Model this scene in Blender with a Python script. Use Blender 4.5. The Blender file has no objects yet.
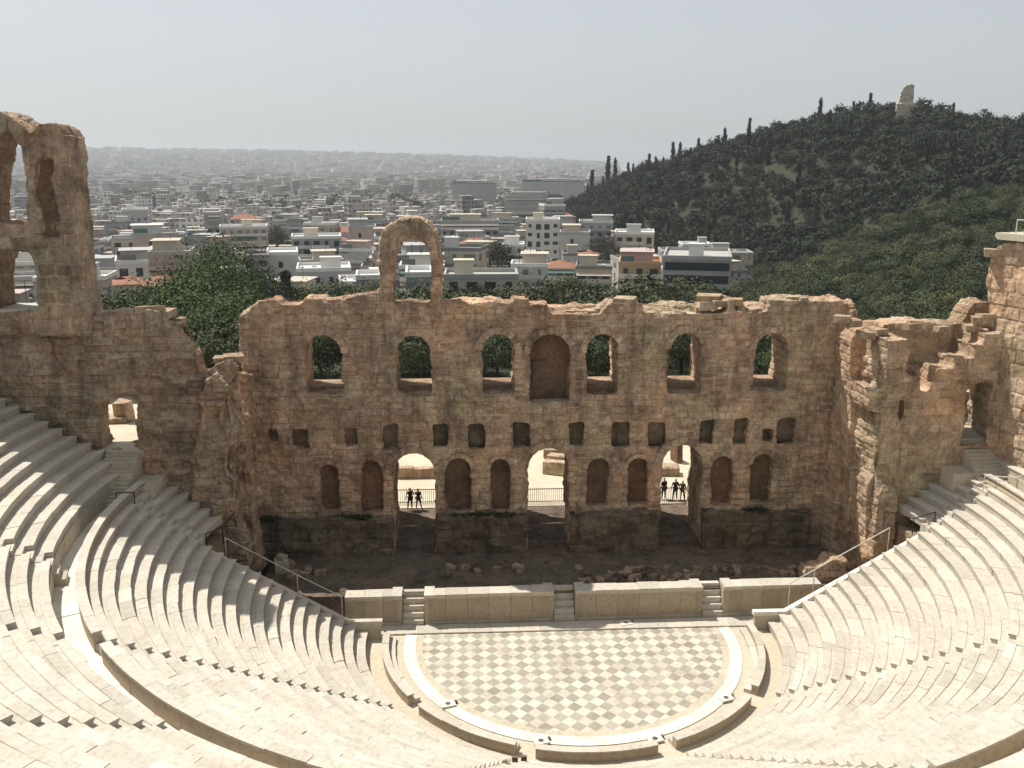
import bpy, bmesh, math, random
import numpy as np
from mathutils import Vector, Matrix
from mathutils.geometry import tessellate_polygon
R = math.radians
random.seed(7); rng = np.random.default_rng(11)
SC = bpy.context.scene; COL = SC.collection

# ---------------------------------------------------------------- camera
FPX, PITCH, YAW, ROLL, CX, CY, CZ = 891.9, 0.2416, 0.0518, 0.0012, -6.108, -48.449, 28.0
fw = Vector((math.sin(YAW)*math.cos(PITCH), math.cos(YAW)*math.cos(PITCH), -math.sin(PITCH)))
rt0 = Vector((math.cos(YAW), -math.sin(YAW), 0)); up0 = rt0.cross(fw)
rt = rt0*math.cos(ROLL)+up0*math.sin(ROLL); up = up0*math.cos(ROLL)-rt0*math.sin(ROLL)
cd = bpy.data.cameras.new('camera'); cam = bpy.data.objects.new('camera', cd); COL.objects.link(cam)
cam.matrix_world = Matrix((( rt.x, up.x, -fw.x, CX), (rt.y, up.y, -fw.y, CY), (rt.z, up.z, -fw.z, CZ), (0, 0, 0, 1)))
cd.sensor_fit = 'HORIZONTAL'; cd.sensor_width = 36; cd.lens = FPX/1024*36; cd.clip_start = .5; cd.clip_end = 40000
SC.camera = cam
def ray(u, v): return fw*FPX+rt*(u-512)+up*(384-v)
def atY(u, v, Y):                      # the point of the plane y = Y seen at a place of the photograph
    d = ray(u, v); t = (Y-CY)/d.y; return Vector((CX, CY, CZ))+d*t
def atZ(u, v, Z):
    d = ray(u, v); t = (Z-CZ)/d.z; return Vector((CX, CY, CZ))+d*t
def prj(x, y, z):
    p = Vector((x-CX, y-CY, z-CZ)); d = p.dot(fw)
    if d <= 1: return (-9999, -9999, d)
    return (512+FPX*p.dot(rt)/d, 384-FPX*p.dot(up)/d, d)

# ---------------------------------------------------------------- light
SUN = Vector((-11.8, 9.3, 26.5)).normalized()
SUN_EL = math.asin(SUN.z); SUN_AZ = math.atan2(SUN.x, SUN.y)
sl = bpy.data.lights.new('sun', 'SUN'); sl.energy = 4.3; sl.angle = R(.55); sl.color = (1, .945, .85)
so = bpy.data.objects.new('sun', sl); COL.objects.link(so); so.rotation_euler = SUN.to_track_quat('Z', 'Y').to_euler()
W = bpy.data.worlds.new('World'); SC.world = W; W.use_nodes = True
nt = W.node_tree; sky = nt.nodes.new('ShaderNodeTexSky'); sky.sky_type = 'NISHITA'; sky.sun_disc = False
sky.sun_elevation = SUN_EL; sky.sun_rotation = SUN_AZ; sky.air_density = 1.0; sky.dust_density = 2.0; sky.ozone_density = 1.0; sky.altitude = 100
hs = nt.nodes.new('ShaderNodeHueSaturation'); hs.inputs['Saturation'].default_value = 0.36; nt.links.new(sky.outputs[0], hs.inputs['Color'])
mx0 = nt.nodes.new('ShaderNodeMix'); mx0.data_type = 'RGBA'; mx0.inputs[0].default_value = .5; mx0.inputs[7].default_value = (4.25, 4.55, 4.75, 1); nt.links.new(hs.outputs[0], mx0.inputs[6])
nt.links.new(mx0.outputs[2], nt.nodes['Background'].inputs[0]); nt.nodes['Background'].inputs[1].default_value = .101
SC.view_settings.view_transform = 'Standard'; SC.view_settings.look = 'None'; SC.view_settings.gamma = 1
SC.view_settings.exposure = 0.38
SC.cycles.max_bounces = 6; SC.cycles.diffuse_bounces = 3; SC.cycles.volume_bounces = 0

# ---------------------------------------------------------------- materials
def newmat(name):
    m = bpy.data.materials.new(name); m.use_nodes = True; n = m.node_tree.nodes; b = n['Principled BSDF']
    b.inputs['Roughness'].default_value = .9; b.inputs['Specular IOR Level'].default_value = .25
    return m, n, m.node_tree.links, b
def N(n, t, **kw):
    x = n.new('ShaderNode'+t)
    for k, v in kw.items():
        if k in x.inputs: x.inputs[k].default_value = v
        else: setattr(x, k, v)
    return x
def ramp(n, stops):
    r = n.new('ShaderNodeValToRGB'); e = r.color_ramp.elements
    while len(e) < len(stops): e.new(.5)
    for i, (p, c) in enumerate(stops): e[i].position = p; e[i].color = (*c, 1)
    return r
def mixc(n, l, f, a, b, mode='MIX'):
    x = n.new('ShaderNodeMix'); x.data_type = 'RGBA'; x.blend_type = mode
    for i, s in ((0, f), (6, a), (7, b)):
        if hasattr(s, 'links') or hasattr(s, 'is_linked'): l.new(s, x.inputs[i])
        else: x.inputs[i].default_value = s if i == 0 else (*s, 1)
    return x.outputs[2]
def noise(n, l, scale, detail=4, rough=.6, vec=None, out='Fac', sc=(1, 1, 1)):
    t = n.new('ShaderNodeTexCoord'); mp = n.new('ShaderNodeMapping'); mp.inputs['Scale'].default_value = sc
    l.new(vec if vec else t.outputs['Object'], mp.inputs[0])
    x = N(n, 'TexNoise', Scale=scale, Detail=detail, Roughness=rough); l.new(mp.outputs[0], x.inputs['Vector'])
    return x.outputs[out]
def bump(n, l, b, h, s=.5, d=.05):
    x = N(n, 'Bump', Strength=s, Distance=d); l.new(h, x.inputs['Height']); l.new(x.outputs[0], b.inputs['Normal'])
def plain(name, col, rough=.9, var=.25, scale=3, metal=0):
    m, n, l, b = newmat(name)
    f = noise(n, l, scale); r = ramp(n, [(.3, tuple(c*(1-var) for c in col)), (.7, tuple(min(1, c*(1+var)) for c in col))])
    l.new(f, r.inputs[0]); l.new(r.outputs[0], b.inputs['Base Color']); b.inputs['Roughness'].default_value = rough; b.inputs['Metallic'].default_value = metal
    return m
def tone_attr(n):
    a = n.new('ShaderNodeAttribute'); a.attribute_name = 'tone'; return a.outputs['Fac']

def stone_mat(name, cols, stain=(.10, .08, .065), orange=(.36, .215, .135), dark=.35, orng=.3):
    m, n, l, b = newmat(name)
    r = ramp(n, [(i/(len(cols)-1), c) for i, c in enumerate(cols)]); l.new(tone_attr(n), r.inputs[0])
    f0 = noise(n, l, .22, 5, .6, sc=(1, 1, .8)); r0 = ramp(n, [(.34, (1.12, .99, .90)), (.5, (1, 1, 1)), (.64, (.92, 1.0, .93))]); l.new(f0, r0.inputs[0])
    f5 = noise(n, l, .5, 6, .72, sc=(1, 1, 1.3)); r5 = ramp(n, [(.34, (.62, .60, .58)), (.5, (1, 1, 1)), (.68, (1.36, 1.32, 1.26))]); l.new(f5, r5.inputs[0])
    c = mixc(n, l, 1.0, mixc(n, l, 1.0, r.outputs[0], r0.outputs[0], 'MULTIPLY'), r5.outputs[0], 'MULTIPLY')
    f1 = noise(n, l, .33, 5, .65); r1 = ramp(n, [(.46, (0, 0, 0)), (.66, (orng,)*3)]); l.new(f1, r1.inputs[0])
    c = mixc(n, l, r1.outputs[0], c, orange)
    f6 = noise(n, l, .9, 5, .65, sc=(1, 1, .09)); r6 = ramp(n, [(.44, (1.04, .99, .95)), (.56, (1, .97, .93)), (.68, (.60, .57, .55))]); l.new(f6, r6.inputs[0])
    c = mixc(n, l, 1.0, c, r6.outputs[0], 'MULTIPLY')
    f2 = noise(n, l, 1.1, 6, .7, sc=(1, 1, .28)); r2 = ramp(n, [(.48, (0, 0, 0)), (.72, (dark*1.6,)*3)]); l.new(f2, r2.inputs[0])
    c = mixc(n, l, r2.outputs[0], c, stain)
    f3 = noise(n, l, 4.2, 7, .8); r3 = ramp(n, [(.34, (.55, .52, .49)), (.5, (1, 1, 1)), (.68, (1.25, 1.23, 1.2))]); l.new(f3, r3.inputs[0])
    c = mixc(n, l, 1.0, c, r3.outputs[0], 'MULTIPLY')
    l.new(c, b.inputs['Base Color'])
    f4 = noise(n, l, 5.5, 8, .7); bump(n, l, b, f4, .9, .22)
    return m
M = {}
M['stone'] = stone_mat('rust brown limestone', [(.43, .32, .235), (.60, .475, .355), (.49, .38, .29), (.70, .58, .45), (.38, .275, .205), (.58, .43, .315), (.65, .535, .41), (.48, .345, .26)], dark=.42)
M['stone_grey'] = stone_mat('greyer limestone', [(.35, .27, .20), (.50, .40, .30), (.41, .33, .25), (.57, .48, .37), (.33, .25, .19), (.47, .37, .27)], dark=.42, orng=.2)
M['stone_pale'] = stone_mat('pale weathered limestone', [(.46, .35, .25), (.58, .46, .335), (.51, .41, .31), (.64, .53, .41), (.42, .31, .22), (.55, .41, .28)], stain=(.17, .135, .10), dark=.32, orng=.3)
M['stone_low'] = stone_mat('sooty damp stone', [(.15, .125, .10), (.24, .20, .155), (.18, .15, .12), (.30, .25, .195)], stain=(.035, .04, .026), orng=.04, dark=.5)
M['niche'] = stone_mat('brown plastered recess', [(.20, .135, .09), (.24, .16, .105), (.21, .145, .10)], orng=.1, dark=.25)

def marble_mat(name, cols, joint=True):
    m, n, l, b = newmat(name)
    r = ramp(n, [(i/(len(cols)-1), c) for i, c in enumerate(cols)]); l.new(tone_attr(n), r.inputs[0])
    f1 = noise(n, l, .35, 8, .75); r1 = ramp(n, [(.46, (0, 0, 0)), (.7, (.6,)*3)]); l.new(f1, r1.inputs[0])
    c = mixc(n, l, r1.outputs[0], r.outputs[0], (.44, .39, .31))
    f2 = noise(n, l, 4.5, 6, .72); r2 = ramp(n, [(.3, (.72, .69, .64)), (.5, (1, 1, 1)), (.8, (1.06, 1.05, 1.03))]); l.new(f2, r2.inputs[0])
    c = mixc(n, l, 1.0, c, r2.outputs[0], 'MULTIPLY'); l.new(c, b.inputs['Base Color'])
    b.inputs['Roughness'].default_value = .75
    bump(n, l, b, noise(n, l, 9, 6, .7), .5, .03)
    return m
M['marble'] = marble_mat('cream marble seats', [(.48, .445, .385), (.56, .52, .45), (.51, .475, .41), (.585, .52, .445), (.55, .49, .425), (.61, .575, .50), (.45, .415, .355), (.58, .54, .46)])
M['marble_old'] = marble_mat('greyed old marble', [(.44, .39, .30), (.56, .49, .38), (.49, .45, .36), (.60, .52, .40)])
M['marble_face'] = marble_mat('tan marble panel', [(.40, .32, .23), (.45, .37, .27), (.37, .30, .22), (.47, .39, .29)])
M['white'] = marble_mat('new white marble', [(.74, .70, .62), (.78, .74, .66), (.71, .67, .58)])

def checker_mat():
    m, n, l, b = newmat('diamond marble paving')
    t = n.new('ShaderNodeTexCoord'); mp = n.new('ShaderNodeMapping'); mp.inputs['Rotation'].default_value = (0, 0, R(45)); mp.inputs['Location'].default_value = (.21, .17, 0)
    mp.inputs['Scale'].default_value = (1/.6,)*3; l.new(t.outputs['Object'], mp.inputs[0])
    ck = N(n, 'TexChecker', Scale=1.0); ck.inputs['Color1'].default_value = (1, 1, 1, 1); ck.inputs['Color2'].default_value = (0, 0, 0, 1); l.new(mp.outputs[0], ck.inputs[0])
    fl = n.new('ShaderNodeVectorMath'); fl.operation = 'FLOOR'; l.new(mp.outputs[0], fl.inputs[0])
    wn = n.new('ShaderNodeTexWhiteNoise'); wn.noise_dimensions = '2D'; l.new(fl.outputs[0], wn.inputs['Vector'])
    ra = ramp(n, [(0, (.50, .46, .38)), (.5, (.575, .53, .44)), (1, (.63, .585, .49))]); l.new(wn.outputs['Value'], ra.inputs[0])
    rb = ramp(n, [(0, (.315, .285, .235)), (.5, (.36, .33, .275)), (1, (.42, .385, .32))]); l.new(wn.outputs['Value'], rb.inputs[0])
    c = mixc(n, l, ck.outputs['Fac'], rb.outputs[0], ra.outputs[0])
    f = noise(n, l, .7, 9, .75); r2 = ramp(n, [(.34, (.74, .72, .68)), (.52, (1, 1, 1)), (.8, (1.08, 1.08, 1.06))]); l.new(f, r2.inputs[0])
    c = mixc(n, l, 1.0, c, r2.outputs[0], 'MULTIPLY')
    l.new(c, b.inputs['Base Color']); b.inputs['Roughness'].default_value = .6
    return m
M['checker'] = checker_mat()

def ground_mat():
    m, n, l, b = newmat('dry scrub ground')
    f = noise(n, l, .05, 8, .65); r = ramp(n, [(.4, (.028, .034, .018)), (.6, (.042, .046, .026)), (.72, (.07, .066, .042)), (.9, (.15, .13, .09))]); l.new(f, r.inputs[0])
    f2 = noise(n, l, 2, 6, .7); r2 = ramp(n, [(.3, (.7,)*3), (.7, (1.2,)*3)]); l.new(f2, r2.inputs[0])
    l.new(mixc(n, l, 1.0, mixc(n, l, tone_attr(n), r.outputs[0], (.27, .255, .23)), r2.outputs[0], 'MULTIPLY'), b.inputs['Base Color'])
    return m
M['ground'] = ground_mat()
M['sand'] = plain('pale gravel plaza', (.55, .48, .37), var=.15, scale=.7)
M['asphalt'] = plain('street', (.10, .10, .098), var=.2, scale=.05)
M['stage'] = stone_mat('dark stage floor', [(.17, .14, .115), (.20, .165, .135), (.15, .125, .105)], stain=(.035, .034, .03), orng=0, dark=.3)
M['iron'] = plain('dark iron', (.03, .03, .03), .6)
M['steel'] = plain('pale painted steel', (.55, .53, .48), .5)
M['bark'] = plain('bark', (.09, .065, .045), scale=6)
def leaf_mat(name, a, bcol, cc):
    m, n, l, b = newmat(name)
    r = ramp(n, [(0, a), (.5, bcol), (1, cc)]); l.new(tone_attr(n), r.inputs[0])
    oi = n.new('ShaderNodeObjectInfo'); r2 = ramp(n, [(0, (.68, .76, .74)), (.5, (1, 1, 1)), (1, (1.35, 1.2, 1.0))]); l.new(oi.outputs['Random'], r2.inputs[0])
    l.new(mixc(n, l, 1.0, r.outputs[0], r2.outputs[0], 'MULTIPLY'), b.inputs['Base Color'])
    b.inputs['Roughness'].default_value = .8
    return m
M['leaf'] = leaf_mat('olive and pine leaves', (.034, .045, .02), (.06, .075, .033), (.10, .114, .055))
M['leaf_dark'] = leaf_mat('dark pine needles', (.013, .020, .012), (.028, .037, .020), (.066, .078, .036))
M['leaf_bright'] = leaf_mat('bright green leaves', (.035, .058, .02), (.062, .10, .032), (.10, .15, .05))
M['cypress'] = leaf_mat('cypress needles', (.012, .02, .012), (.02, .031, .016), (.032, .045, .022))
M['moss'] = leaf_mat('weeds on the ledge', (.03, .045, .015), (.05, .07, .025), (.08, .10, .04))
M['scrub'] = M['moss']

# ---------------------------------------------------------------- helpers
def tag(o, label=None, cat=None, group=None, kind=None):
    if label: o['label'] = label
    if cat: o['category'] = cat
    if group: o['group'] = group
    if kind: o['kind'] = kind
    return o
def empty(name, label, cat, loc=(0, 0, 0), group=None, rz=0):
    o = bpy.data.objects.new(name, None); o.empty_display_size = .5; COL.objects.link(o); o.location = loc; o.rotation_euler = (0, 0, rz)
    return tag(o, label, cat, group)
def link(name, me, mat, parent=None, smooth=False):
    o = bpy.data.objects.new(name, me); COL.objects.link(o)
    if mat is not None:
        for k in (mat if isinstance(mat, (list, tuple)) else [mat]): me.materials.append(k)
    if parent:
        o.parent = parent
    return o
class MB:                                # collects shapes and links them as one mesh object
    def __init__(s): s.v = []; s.f = []; s.t = []; s.m = []
    def poly(s, pts, faces, tone=None, mi=0):
        b = len(s.v); s.v += [tuple(p) for p in pts]
        for f in faces: s.f.append([b+i for i in f]); s.t.append(random.random() if tone is None else tone); s.m.append(mi)
    def box(s, x0, x1, y0, y1, z0, z1, tone=None, rz=0, c=None, mi=0):
        P = [(x0, y0, z0), (x1, y0, z0), (x1, y1, z0), (x0, y1, z0), (x0, y0, z1), (x1, y0, z1), (x1, y1, z1), (x0, y1, z1)]
        if rz:
            cx, cy = c if c else ((x0+x1)/2, (y0+y1)/2); ca, sa = math.cos(rz), math.sin(rz)
            P = [(cx+(x-cx)*ca-(y-cy)*sa, cy+(x-cx)*sa+(y-cy)*ca, z) for x, y, z in P]
        s.poly(P, [(0, 3, 2, 1), (4, 5, 6, 7), (0, 1, 5, 4), (1, 2, 6, 5), (2, 3, 7, 6), (3, 0, 4, 7)], random.random() if tone is None else tone, mi)
    def rock(s, c, sx, sy, sz, j=.22, tone=None):
        P = []
        for k in (-1, 1):
            for a, bb in ((-1, -1), (1, -1), (1, 1), (-1, 1)):
                P.append(Vector((a*sx/2*random.uniform(1-j, 1), bb*sy/2*random.uniform(1-j, 1), k*sz/2*random.uniform(1-j, 1))))
        rot = Matrix.Rotation(random.uniform(-.5, .5), 3, 'Z') @ Matrix.Rotation(random.uniform(-.12, .12), 3, 'X')
        P = [rot @ p+Vector(c) for p in P]
        s.poly(P, [(0, 3, 2, 1), (4, 5, 6, 7), (0, 1, 5, 4), (1, 2, 6, 5), (2, 3, 7, 6), (3, 0, 4, 7)], random.random() if tone is None else tone)
    def tube(s, a, b, r, n=6, r2=None):
        a = Vector(a); b = Vector(b); d = (b-a).normalized(); q = d.to_track_quat('Z', 'Y'); r2 = r if r2 is None else r2
        P = [a+q @ Vector((r*math.cos(2*math.pi*i/n), r*math.sin(2*math.pi*i/n), 0)) for i in range(n)]
        P += [b+q @ Vector((r2*math.cos(2*math.pi*i/n), r2*math.sin(2*math.pi*i/n), 0)) for i in range(n)]
        s.poly(P, [(i, (i+1) % n, n+(i+1) % n, n+i) for i in range(n)]+[tuple(range(n-1, -1, -1)), tuple(range(n, 2*n))])
    def mesh(s, name):
        me = bpy.data.meshes.new(name); me.from_pydata(s.v, [], s.f); me.update()
        a = me.attributes.new('tone', 'FLOAT', 'FACE'); a.data.foreach_set('value', np.array(s.t, dtype=np.float32))
        if any(s.m): me.polygons.foreach_set('material_index', np.array(s.m, dtype=np.int32))
        return me
    def build(s, name, mat, parent=None): return link(name, s.mesh(name), mat, parent)

def hash3(i, j, k, seed=0):
    h = (i.astype(np.int64)*374761393+j.astype(np.int64)*668265263+k.astype(np.int64)*2147483647+seed*1274126177) & 0xffffffff
    h = ((h ^ (h >> 13))*1274126177) & 0xffffffff; h = (h ^ (h >> 16)) & 0xffffffff
    return h/4294967296.0
def vnoise(P, seed=0):
    F = np.floor(P).astype(np.int64); f = P-F; f = f*f*(3-2*f); r = 0
    for a in (0, 1):
        for b in (0, 1):
            for c in (0, 1):
                w = (f[:, 0] if a else 1-f[:, 0])*(f[:, 1] if b else 1-f[:, 1])*(f[:, 2] if c else 1-f[:, 2])
                r = r+w*hash3(F[:, 0]+a, F[:, 1]+b, F[:, 2]+c, seed)
    return r*2-1
def fbm(P, seed=0, o=3):
    r = 0; a = 1
    for k in range(o): r = r+a*vnoise(P*(2**k), seed+k); a *= .5
    return r

# a ruined masonry body: prisms given as (outline, holes, near depth, far depth) in the wall's own frame
def ruin(name, prisms, mat, origin=(0, 0, 0), along=(1, 0, 0), into=(0, 1, 0), parent=None, vox=.13, rough=.12, course=.46, erode=.25):
    A = Vector(along); I = Vector(into); O = Vector(origin); bm = bmesh.new()
    for outl, holes, d0, d1 in prisms:
        loops = [[Vector((p[0], p[1], 0)) for p in outl]]+[[Vector((p[0], p[1], 0)) for p in h] for h in holes]
        tris = tessellate_polygon(loops); flat = [p for lp in loops for p in lp]
        V0 = [bm.verts.new(O+A*p.x+I*d0+Vector((0, 0, p.y))) for p in flat]; V1 = [bm.verts.new(O+A*p.x+I*d1+Vector((0, 0, p.y))) for p in flat]
        for t in tris:
            try: bm.faces.new([V0[i] for i in t]); bm.faces.new([V1[i] for i in reversed(t)])
            except ValueError: pass
        b = 0
        for lp in loops:
            k = len(lp)
            for i in range(k):
                j = (i+1) % k
                try: bm.faces.new((V0[b+i], V0[b+j], V1[b+j], V1[b+i]))
                except ValueError: pass
            b += k
    bmesh.ops.recalc_face_normals(bm, faces=bm.faces)
    me = bpy.data.meshes.new(name+'_raw'); bm.to_mesh(me); bm.free()
    o = bpy.data.objects.new(name, me); COL.objects.link(o)
    md = o.modifiers.new('r', 'REMESH'); md.mode = 'VOXEL'; md.voxel_size = vox; md.adaptivity = 0
    dg = bpy.context.evaluated_depsgraph_get(); dg.update(); me2 = bpy.data.meshes.new_from_object(o.evaluated_get(dg)); o.modifiers.clear(); o.data = me2; bpy.data.meshes.remove(me)
    n = len(me2.vertices); P = np.empty(n*3, dtype=np.float32); me2.vertices.foreach_get('co', P); P = P.reshape(-1, 3).astype(float)
    Nn = np.empty(n*3, dtype=np.float32); me2.vertex_normals.foreach_get('vector', Nn); Nn = Nn.reshape(-1, 3).astype(float)
    # masonry courses: block index by height and by run along the wall or across its thickness
    h = P[:, 2]; run = P @ np.array(A)+ (P @ np.array(I))*.77
    wob = fbm(P*.5, 5, 2)*.06
    row = np.floor((h+wob)/course); w = .55+.75*hash3(row, row*0, row*0, 3)
    offs = hash3(row, row*0+1, row*0, 4)*3; q = (run+wob+offs)/w; blk = np.floor(q)
    rb = hash3(row, blk, row*0, 9)
    fh = (h+wob)/course-row; fq = q-blk
    ed = np.minimum(np.minimum(fh, 1-fh)*course, np.minimum(fq, 1-fq)*w); groove = np.clip(1-ed/.085, 0, 1)
    broke = np.clip(fbm(P*.35, 21, 3)*1.6, 0, 1)               # places where the facing stones have fallen out
    top = P[:, 2].max()
    d = (rb-.5)*rough*.9-groove*.055-broke*erode*(.35+.65*rb)+fbm(P*.9, 31, 4)*rough*.75+fbm(P*3.1, 41, 2)*.035
    P += Nn*d[:, None]
    upf = np.clip(Nn[:, 2], 0, 1); P[:, 2] += upf*(np.floor(fbm(P*np.array([.8, .8, .2]), 61, 2)*2.2)/2.2)*.16
    me2.vertices.foreach_set('co', P.astype(np.float32).ravel()); me2.update()
    a = me2.attributes.new('tone', 'FLOAT', 'POINT'); a.data.foreach_set('value', np.clip(rb*.85+.15*hash3(row, blk, row*0+3, 19)-groove*.3, 0, 1).astype(np.float32))
    me2.materials.clear(); me2.materials.append(mat)
    me2.polygons.foreach_set('use_smooth', np.zeros(len(me2.polygons), dtype=bool))
    if parent: o.parent = parent
    return o
def arch(x0, x1, z0, z1, rise=None, n=9):          # an opening with a round head
    hw = (x1-x0)/2; rise = hw if rise is None else rise; c = (x0+x1)/2
    return [(x0, z0), (x1, z0)]+[(c+hw*math.cos(math.pi*i/n), z1-rise+rise*math.sin(math.pi*i/n)) for i in range(n+1)]
def rect(x0, x1, z0, z1): return [(x0, z0), (x1, z0), (x1, z1), (x0, z1)]
def prism_mb(mb, outl, A, I, O, d0, d1, tone=None):
    k = len(outl); V = [O+A*p[0]+I*d0+Vector((0, 0, p[1])) for p in outl]+[O+A*p[0]+I*d1+Vector((0, 0, p[1])) for p in outl]
    mb.poly(V, [tuple(range(k-1, -1, -1)), tuple(range(k, 2*k))]+[(i, (i+1) % k, k+(i+1) % k, k+i) for i in range(k)], tone)

# ---------------------------------------------------------------- terrain
def sstep(a, b, x): t = np.clip((x-a)/(b-a), 0, 1); return t*t*(3-2*t)
RIDGE = []
for u, v, dist, tr in ((575, 178, 640, 9), (600, 170, 620, 8), (650, 158, 585, 8), (700, 146, 560, 8), (760, 131, 530, 7.5), (820, 114, 500, 7), (870, 107, 480, 6), (900, 108, 470, 4), (940, 111, 470, 6), (1024, 118, 485, 7), (1160, 135, 520, 7), (1400, 165, 560, 7)):
    d = ray(u, v); hd = math.hypot(d.x, d.y); p = Vector((CX, CY, CZ))+d*(dist/hd); RIDGE.append((p.x, p.y, p.z-tr))
RP = np.array(RIDGE)
def AZ0(u): return math.atan((u-512)/918.)+YAW
def azd0(a, d): return (CX+d*math.sin(a), CY+d*math.cos(a))
RADS = [150, 165, 190, 225, 265, 305, 330, 335, 335, 330, 320, 300]
BND = np.array([azd0(AZ0(u), d) for u, d in ((520, 1100), (470, 820), (492, 640), (515, 550), (548, 480), (590, 412), (640, 385), (700, 352), (745, 325), (765, 250), (800, 175), (1150, 150), (1700, 200), (1700, 1100))]) if True else None
def inside(x, y):
    x = np.asarray(x, float); y = np.asarray(y, float); c = np.zeros(x.shape, bool); dm = np.full(x.shape, 1e9)
    for i in range(len(BND)):
        a = BND[i]; b = BND[(i+1) % len(BND)]
        cr = ((a[1] > y) != (b[1] > y)) & (x < (b[0]-a[0])*(y-a[1])/(b[1]-a[1]+1e-9)+a[0]); c ^= cr
        ab = b-a; t = np.clip(((x-a[0])*ab[0]+(y-a[1])*ab[1])/(ab**2).sum(), 0, 1); dm = np.minimum(dm, np.hypot(x-a[0]-t*ab[0], y-a[1]-t*ab[1]))
    return np.where(c, dm, -dm)
def hillz(x, y):
    x = np.asarray(x, float); y = np.asarray(y, float); best = np.full(x.shape, -999.); 
    for i in range(len(RP)-1):
        a = RP[i]; b = RP[i+1]; ab = b[:2]-a[:2]; L = (ab**2).sum()
        t = np.clip(((x-a[0])*ab[0]+(y-a[1])*ab[1])/L, 0, 1); px = a[0]+t*ab[0]; py = a[1]+t*ab[1]; zz = a[2]+t*(b[2]-a[2])
        d = np.hypot(x-px, y-py); top = zz+22; rad = RADS[i]+t*(RADS[i+1]-RADS[i])
        s = np.clip(1-d/rad, 0, 1); best = np.maximum(best, top*(s**1.25)-0*d)
    return np.maximum(best, 0)*sstep(-8, 85, inside(x, y))
def basez(x, y):
    x = np.asarray(x, float); y = np.asarray(y, float); d = np.hypot(x-CX, y-CY)
    b = np.interp(d, [0, 105, 160, 240, 400, 800, 1600, 2600, 4000, 5200, 6500, 9000, 14000], [1.9, 1.9, -3, -9, -19, -30, -38, -40, -34, -18, 6, 20, -20])
    az = np.degrees(np.arctan2(x-CX, y-CY))
    ridge = np.interp(az, [-60, -30, -22, -12, -4, 1, 6, 9, 20], [95, 92, 88, 80, 62, 42, 18, 0, 0])
    b = b+ridge*sstep(3300, 6600, d)*(1-sstep(7500, 12000, d))+3*np.sin(x/310.)*np.cos(y/270.)*sstep(400, 1500, d)
    return b
def terr(x, y):
    x = np.asarray(x, float); y = np.asarray(y, float); r = np.hypot(x, y)
    b = basez(x, y); b = b+hillz(x, y)
    wing = sstep(20.5, 25.5, np.abs(x))*sstep(5.5, 7, y)*(1-sstep(16, 50, y))*(1-sstep(36, 60, np.abs(x))); b = b+wing*8.8
    back = np.interp(r, [0, 40.4, 40.9, 43.5, 47, 60, 200], [-.6, -.6, 17.4, 22, 26.2, 27, 40])
    w = 1-sstep(2, 30, y); w = np.where(r < 40.6, np.where(y < 6.0, 1., 0.), w)
    return b*(1-w)+back*w-np.where((np.abs(x) < 21) & (y >= 3) & (y < 22), .95, 0)
def grid_mesh(name, xs, ys, fz, mat):
    X, Y = np.meshgrid(xs, ys); Z = fz(X, Y); V = np.stack([X, Y, Z], -1).reshape(-1, 3); nx = len(xs); ny = len(ys)
    i = np.arange(nx*ny).reshape(ny, nx); F = np.stack([i[:-1, :-1], i[:-1, 1:], i[1:, 1:], i[1:, :-1]], -1).reshape(-1, 4)
    me = bpy.data.meshes.new(name); me.vertices.add(len(V)); me.vertices.foreach_set('co', V.astype(np.float32).ravel())
    me.loops.add(F.size); me.loops.foreach_set('vertex_index', F.astype(np.int32).ravel()); me.polygons.add(len(F)); me.polygons.foreach_set('loop_start', np.arange(0, F.size, 4, dtype=np.int32))
    me.polygons.foreach_set('use_smooth', np.ones(len(F), dtype=bool)); me.update(calc_edges=True); me.validate()
    return link(name, me, mat)
gx = np.unique(np.concatenate([np.arange(-60, 60, .75), np.arange(60, 520, 6.5), -np.geomspace(60, 12000, 110), np.geomspace(60, 12000, 110)]))
gy = np.unique(np.concatenate([np.arange(-60, 60, .75), np.arange(60, 760, 6.5), [-60.5, -80, -120, -200], np.geomspace(60, 14000, 170)]))
def gz(X, Y):
    return terr(X, Y)-.05
g = grid_mesh('ground', gx, gy, gz, M['ground']); tag(g, kind='structure')
X_, Y_ = np.meshgrid(gx, gy); dd_ = np.hypot(X_-CX, Y_-CY); cty = np.where((inside(X_, Y_) < 0), sstep(165, 215, dd_), 0)*(Y_ > 60)
at_ = g.data.attributes.new('tone', 'FLOAT', 'POINT'); at_.data.foreach_set('value', cty.astype(np.float32).ravel())

# ---------------------------------------------------------------- the orchestra
def disc(name, r0, r1, z, ylim, mat, n=160, kind='structure', a0=None, blocks=0):
    mb = MB(); ang = math.asin(min(.999, ylim/r1)) if ylim is not None else 0
    A = np.linspace(math.pi-ang, 2*math.pi+ang, n+1)
    if r0 == 0:
        P = [(r1*math.cos(a), r1*math.sin(a), z) for a in A]; mb.poly(P, [tuple(range(len(P)))], .5)
    else:
        for i in range(n):
            a, b = A[i], A[i+1]; P = [(r0*math.cos(a), min(r0*math.sin(a), ylim), z), (r1*math.cos(a), r1*math.sin(a), z), (r1*math.cos(b), r1*math.sin(b), z), (r0*math.cos(b), min(ylim, r0*math.sin(b)), z)]
            if blocks and i % blocks == 0: tn = random.random()
            mb.poly(P, [(0, 1, 2, 3)], tn if blocks else .5)
    o = mb.build(name, mat); return tag(o, kind=kind)
mb = MB(); mb.box(-21, 21, -14, 6, -.3, -.012, .4); tag(mb.build('theatre_floor', M['marble_old']), kind='structure')
disc('orchestra_paving', 0, 9.36, .004, 1.15, M['checker'])
disc('pale_paving_ring', 9.36, 10.07, .03, 1.15, M['white'], blocks=4)
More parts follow.
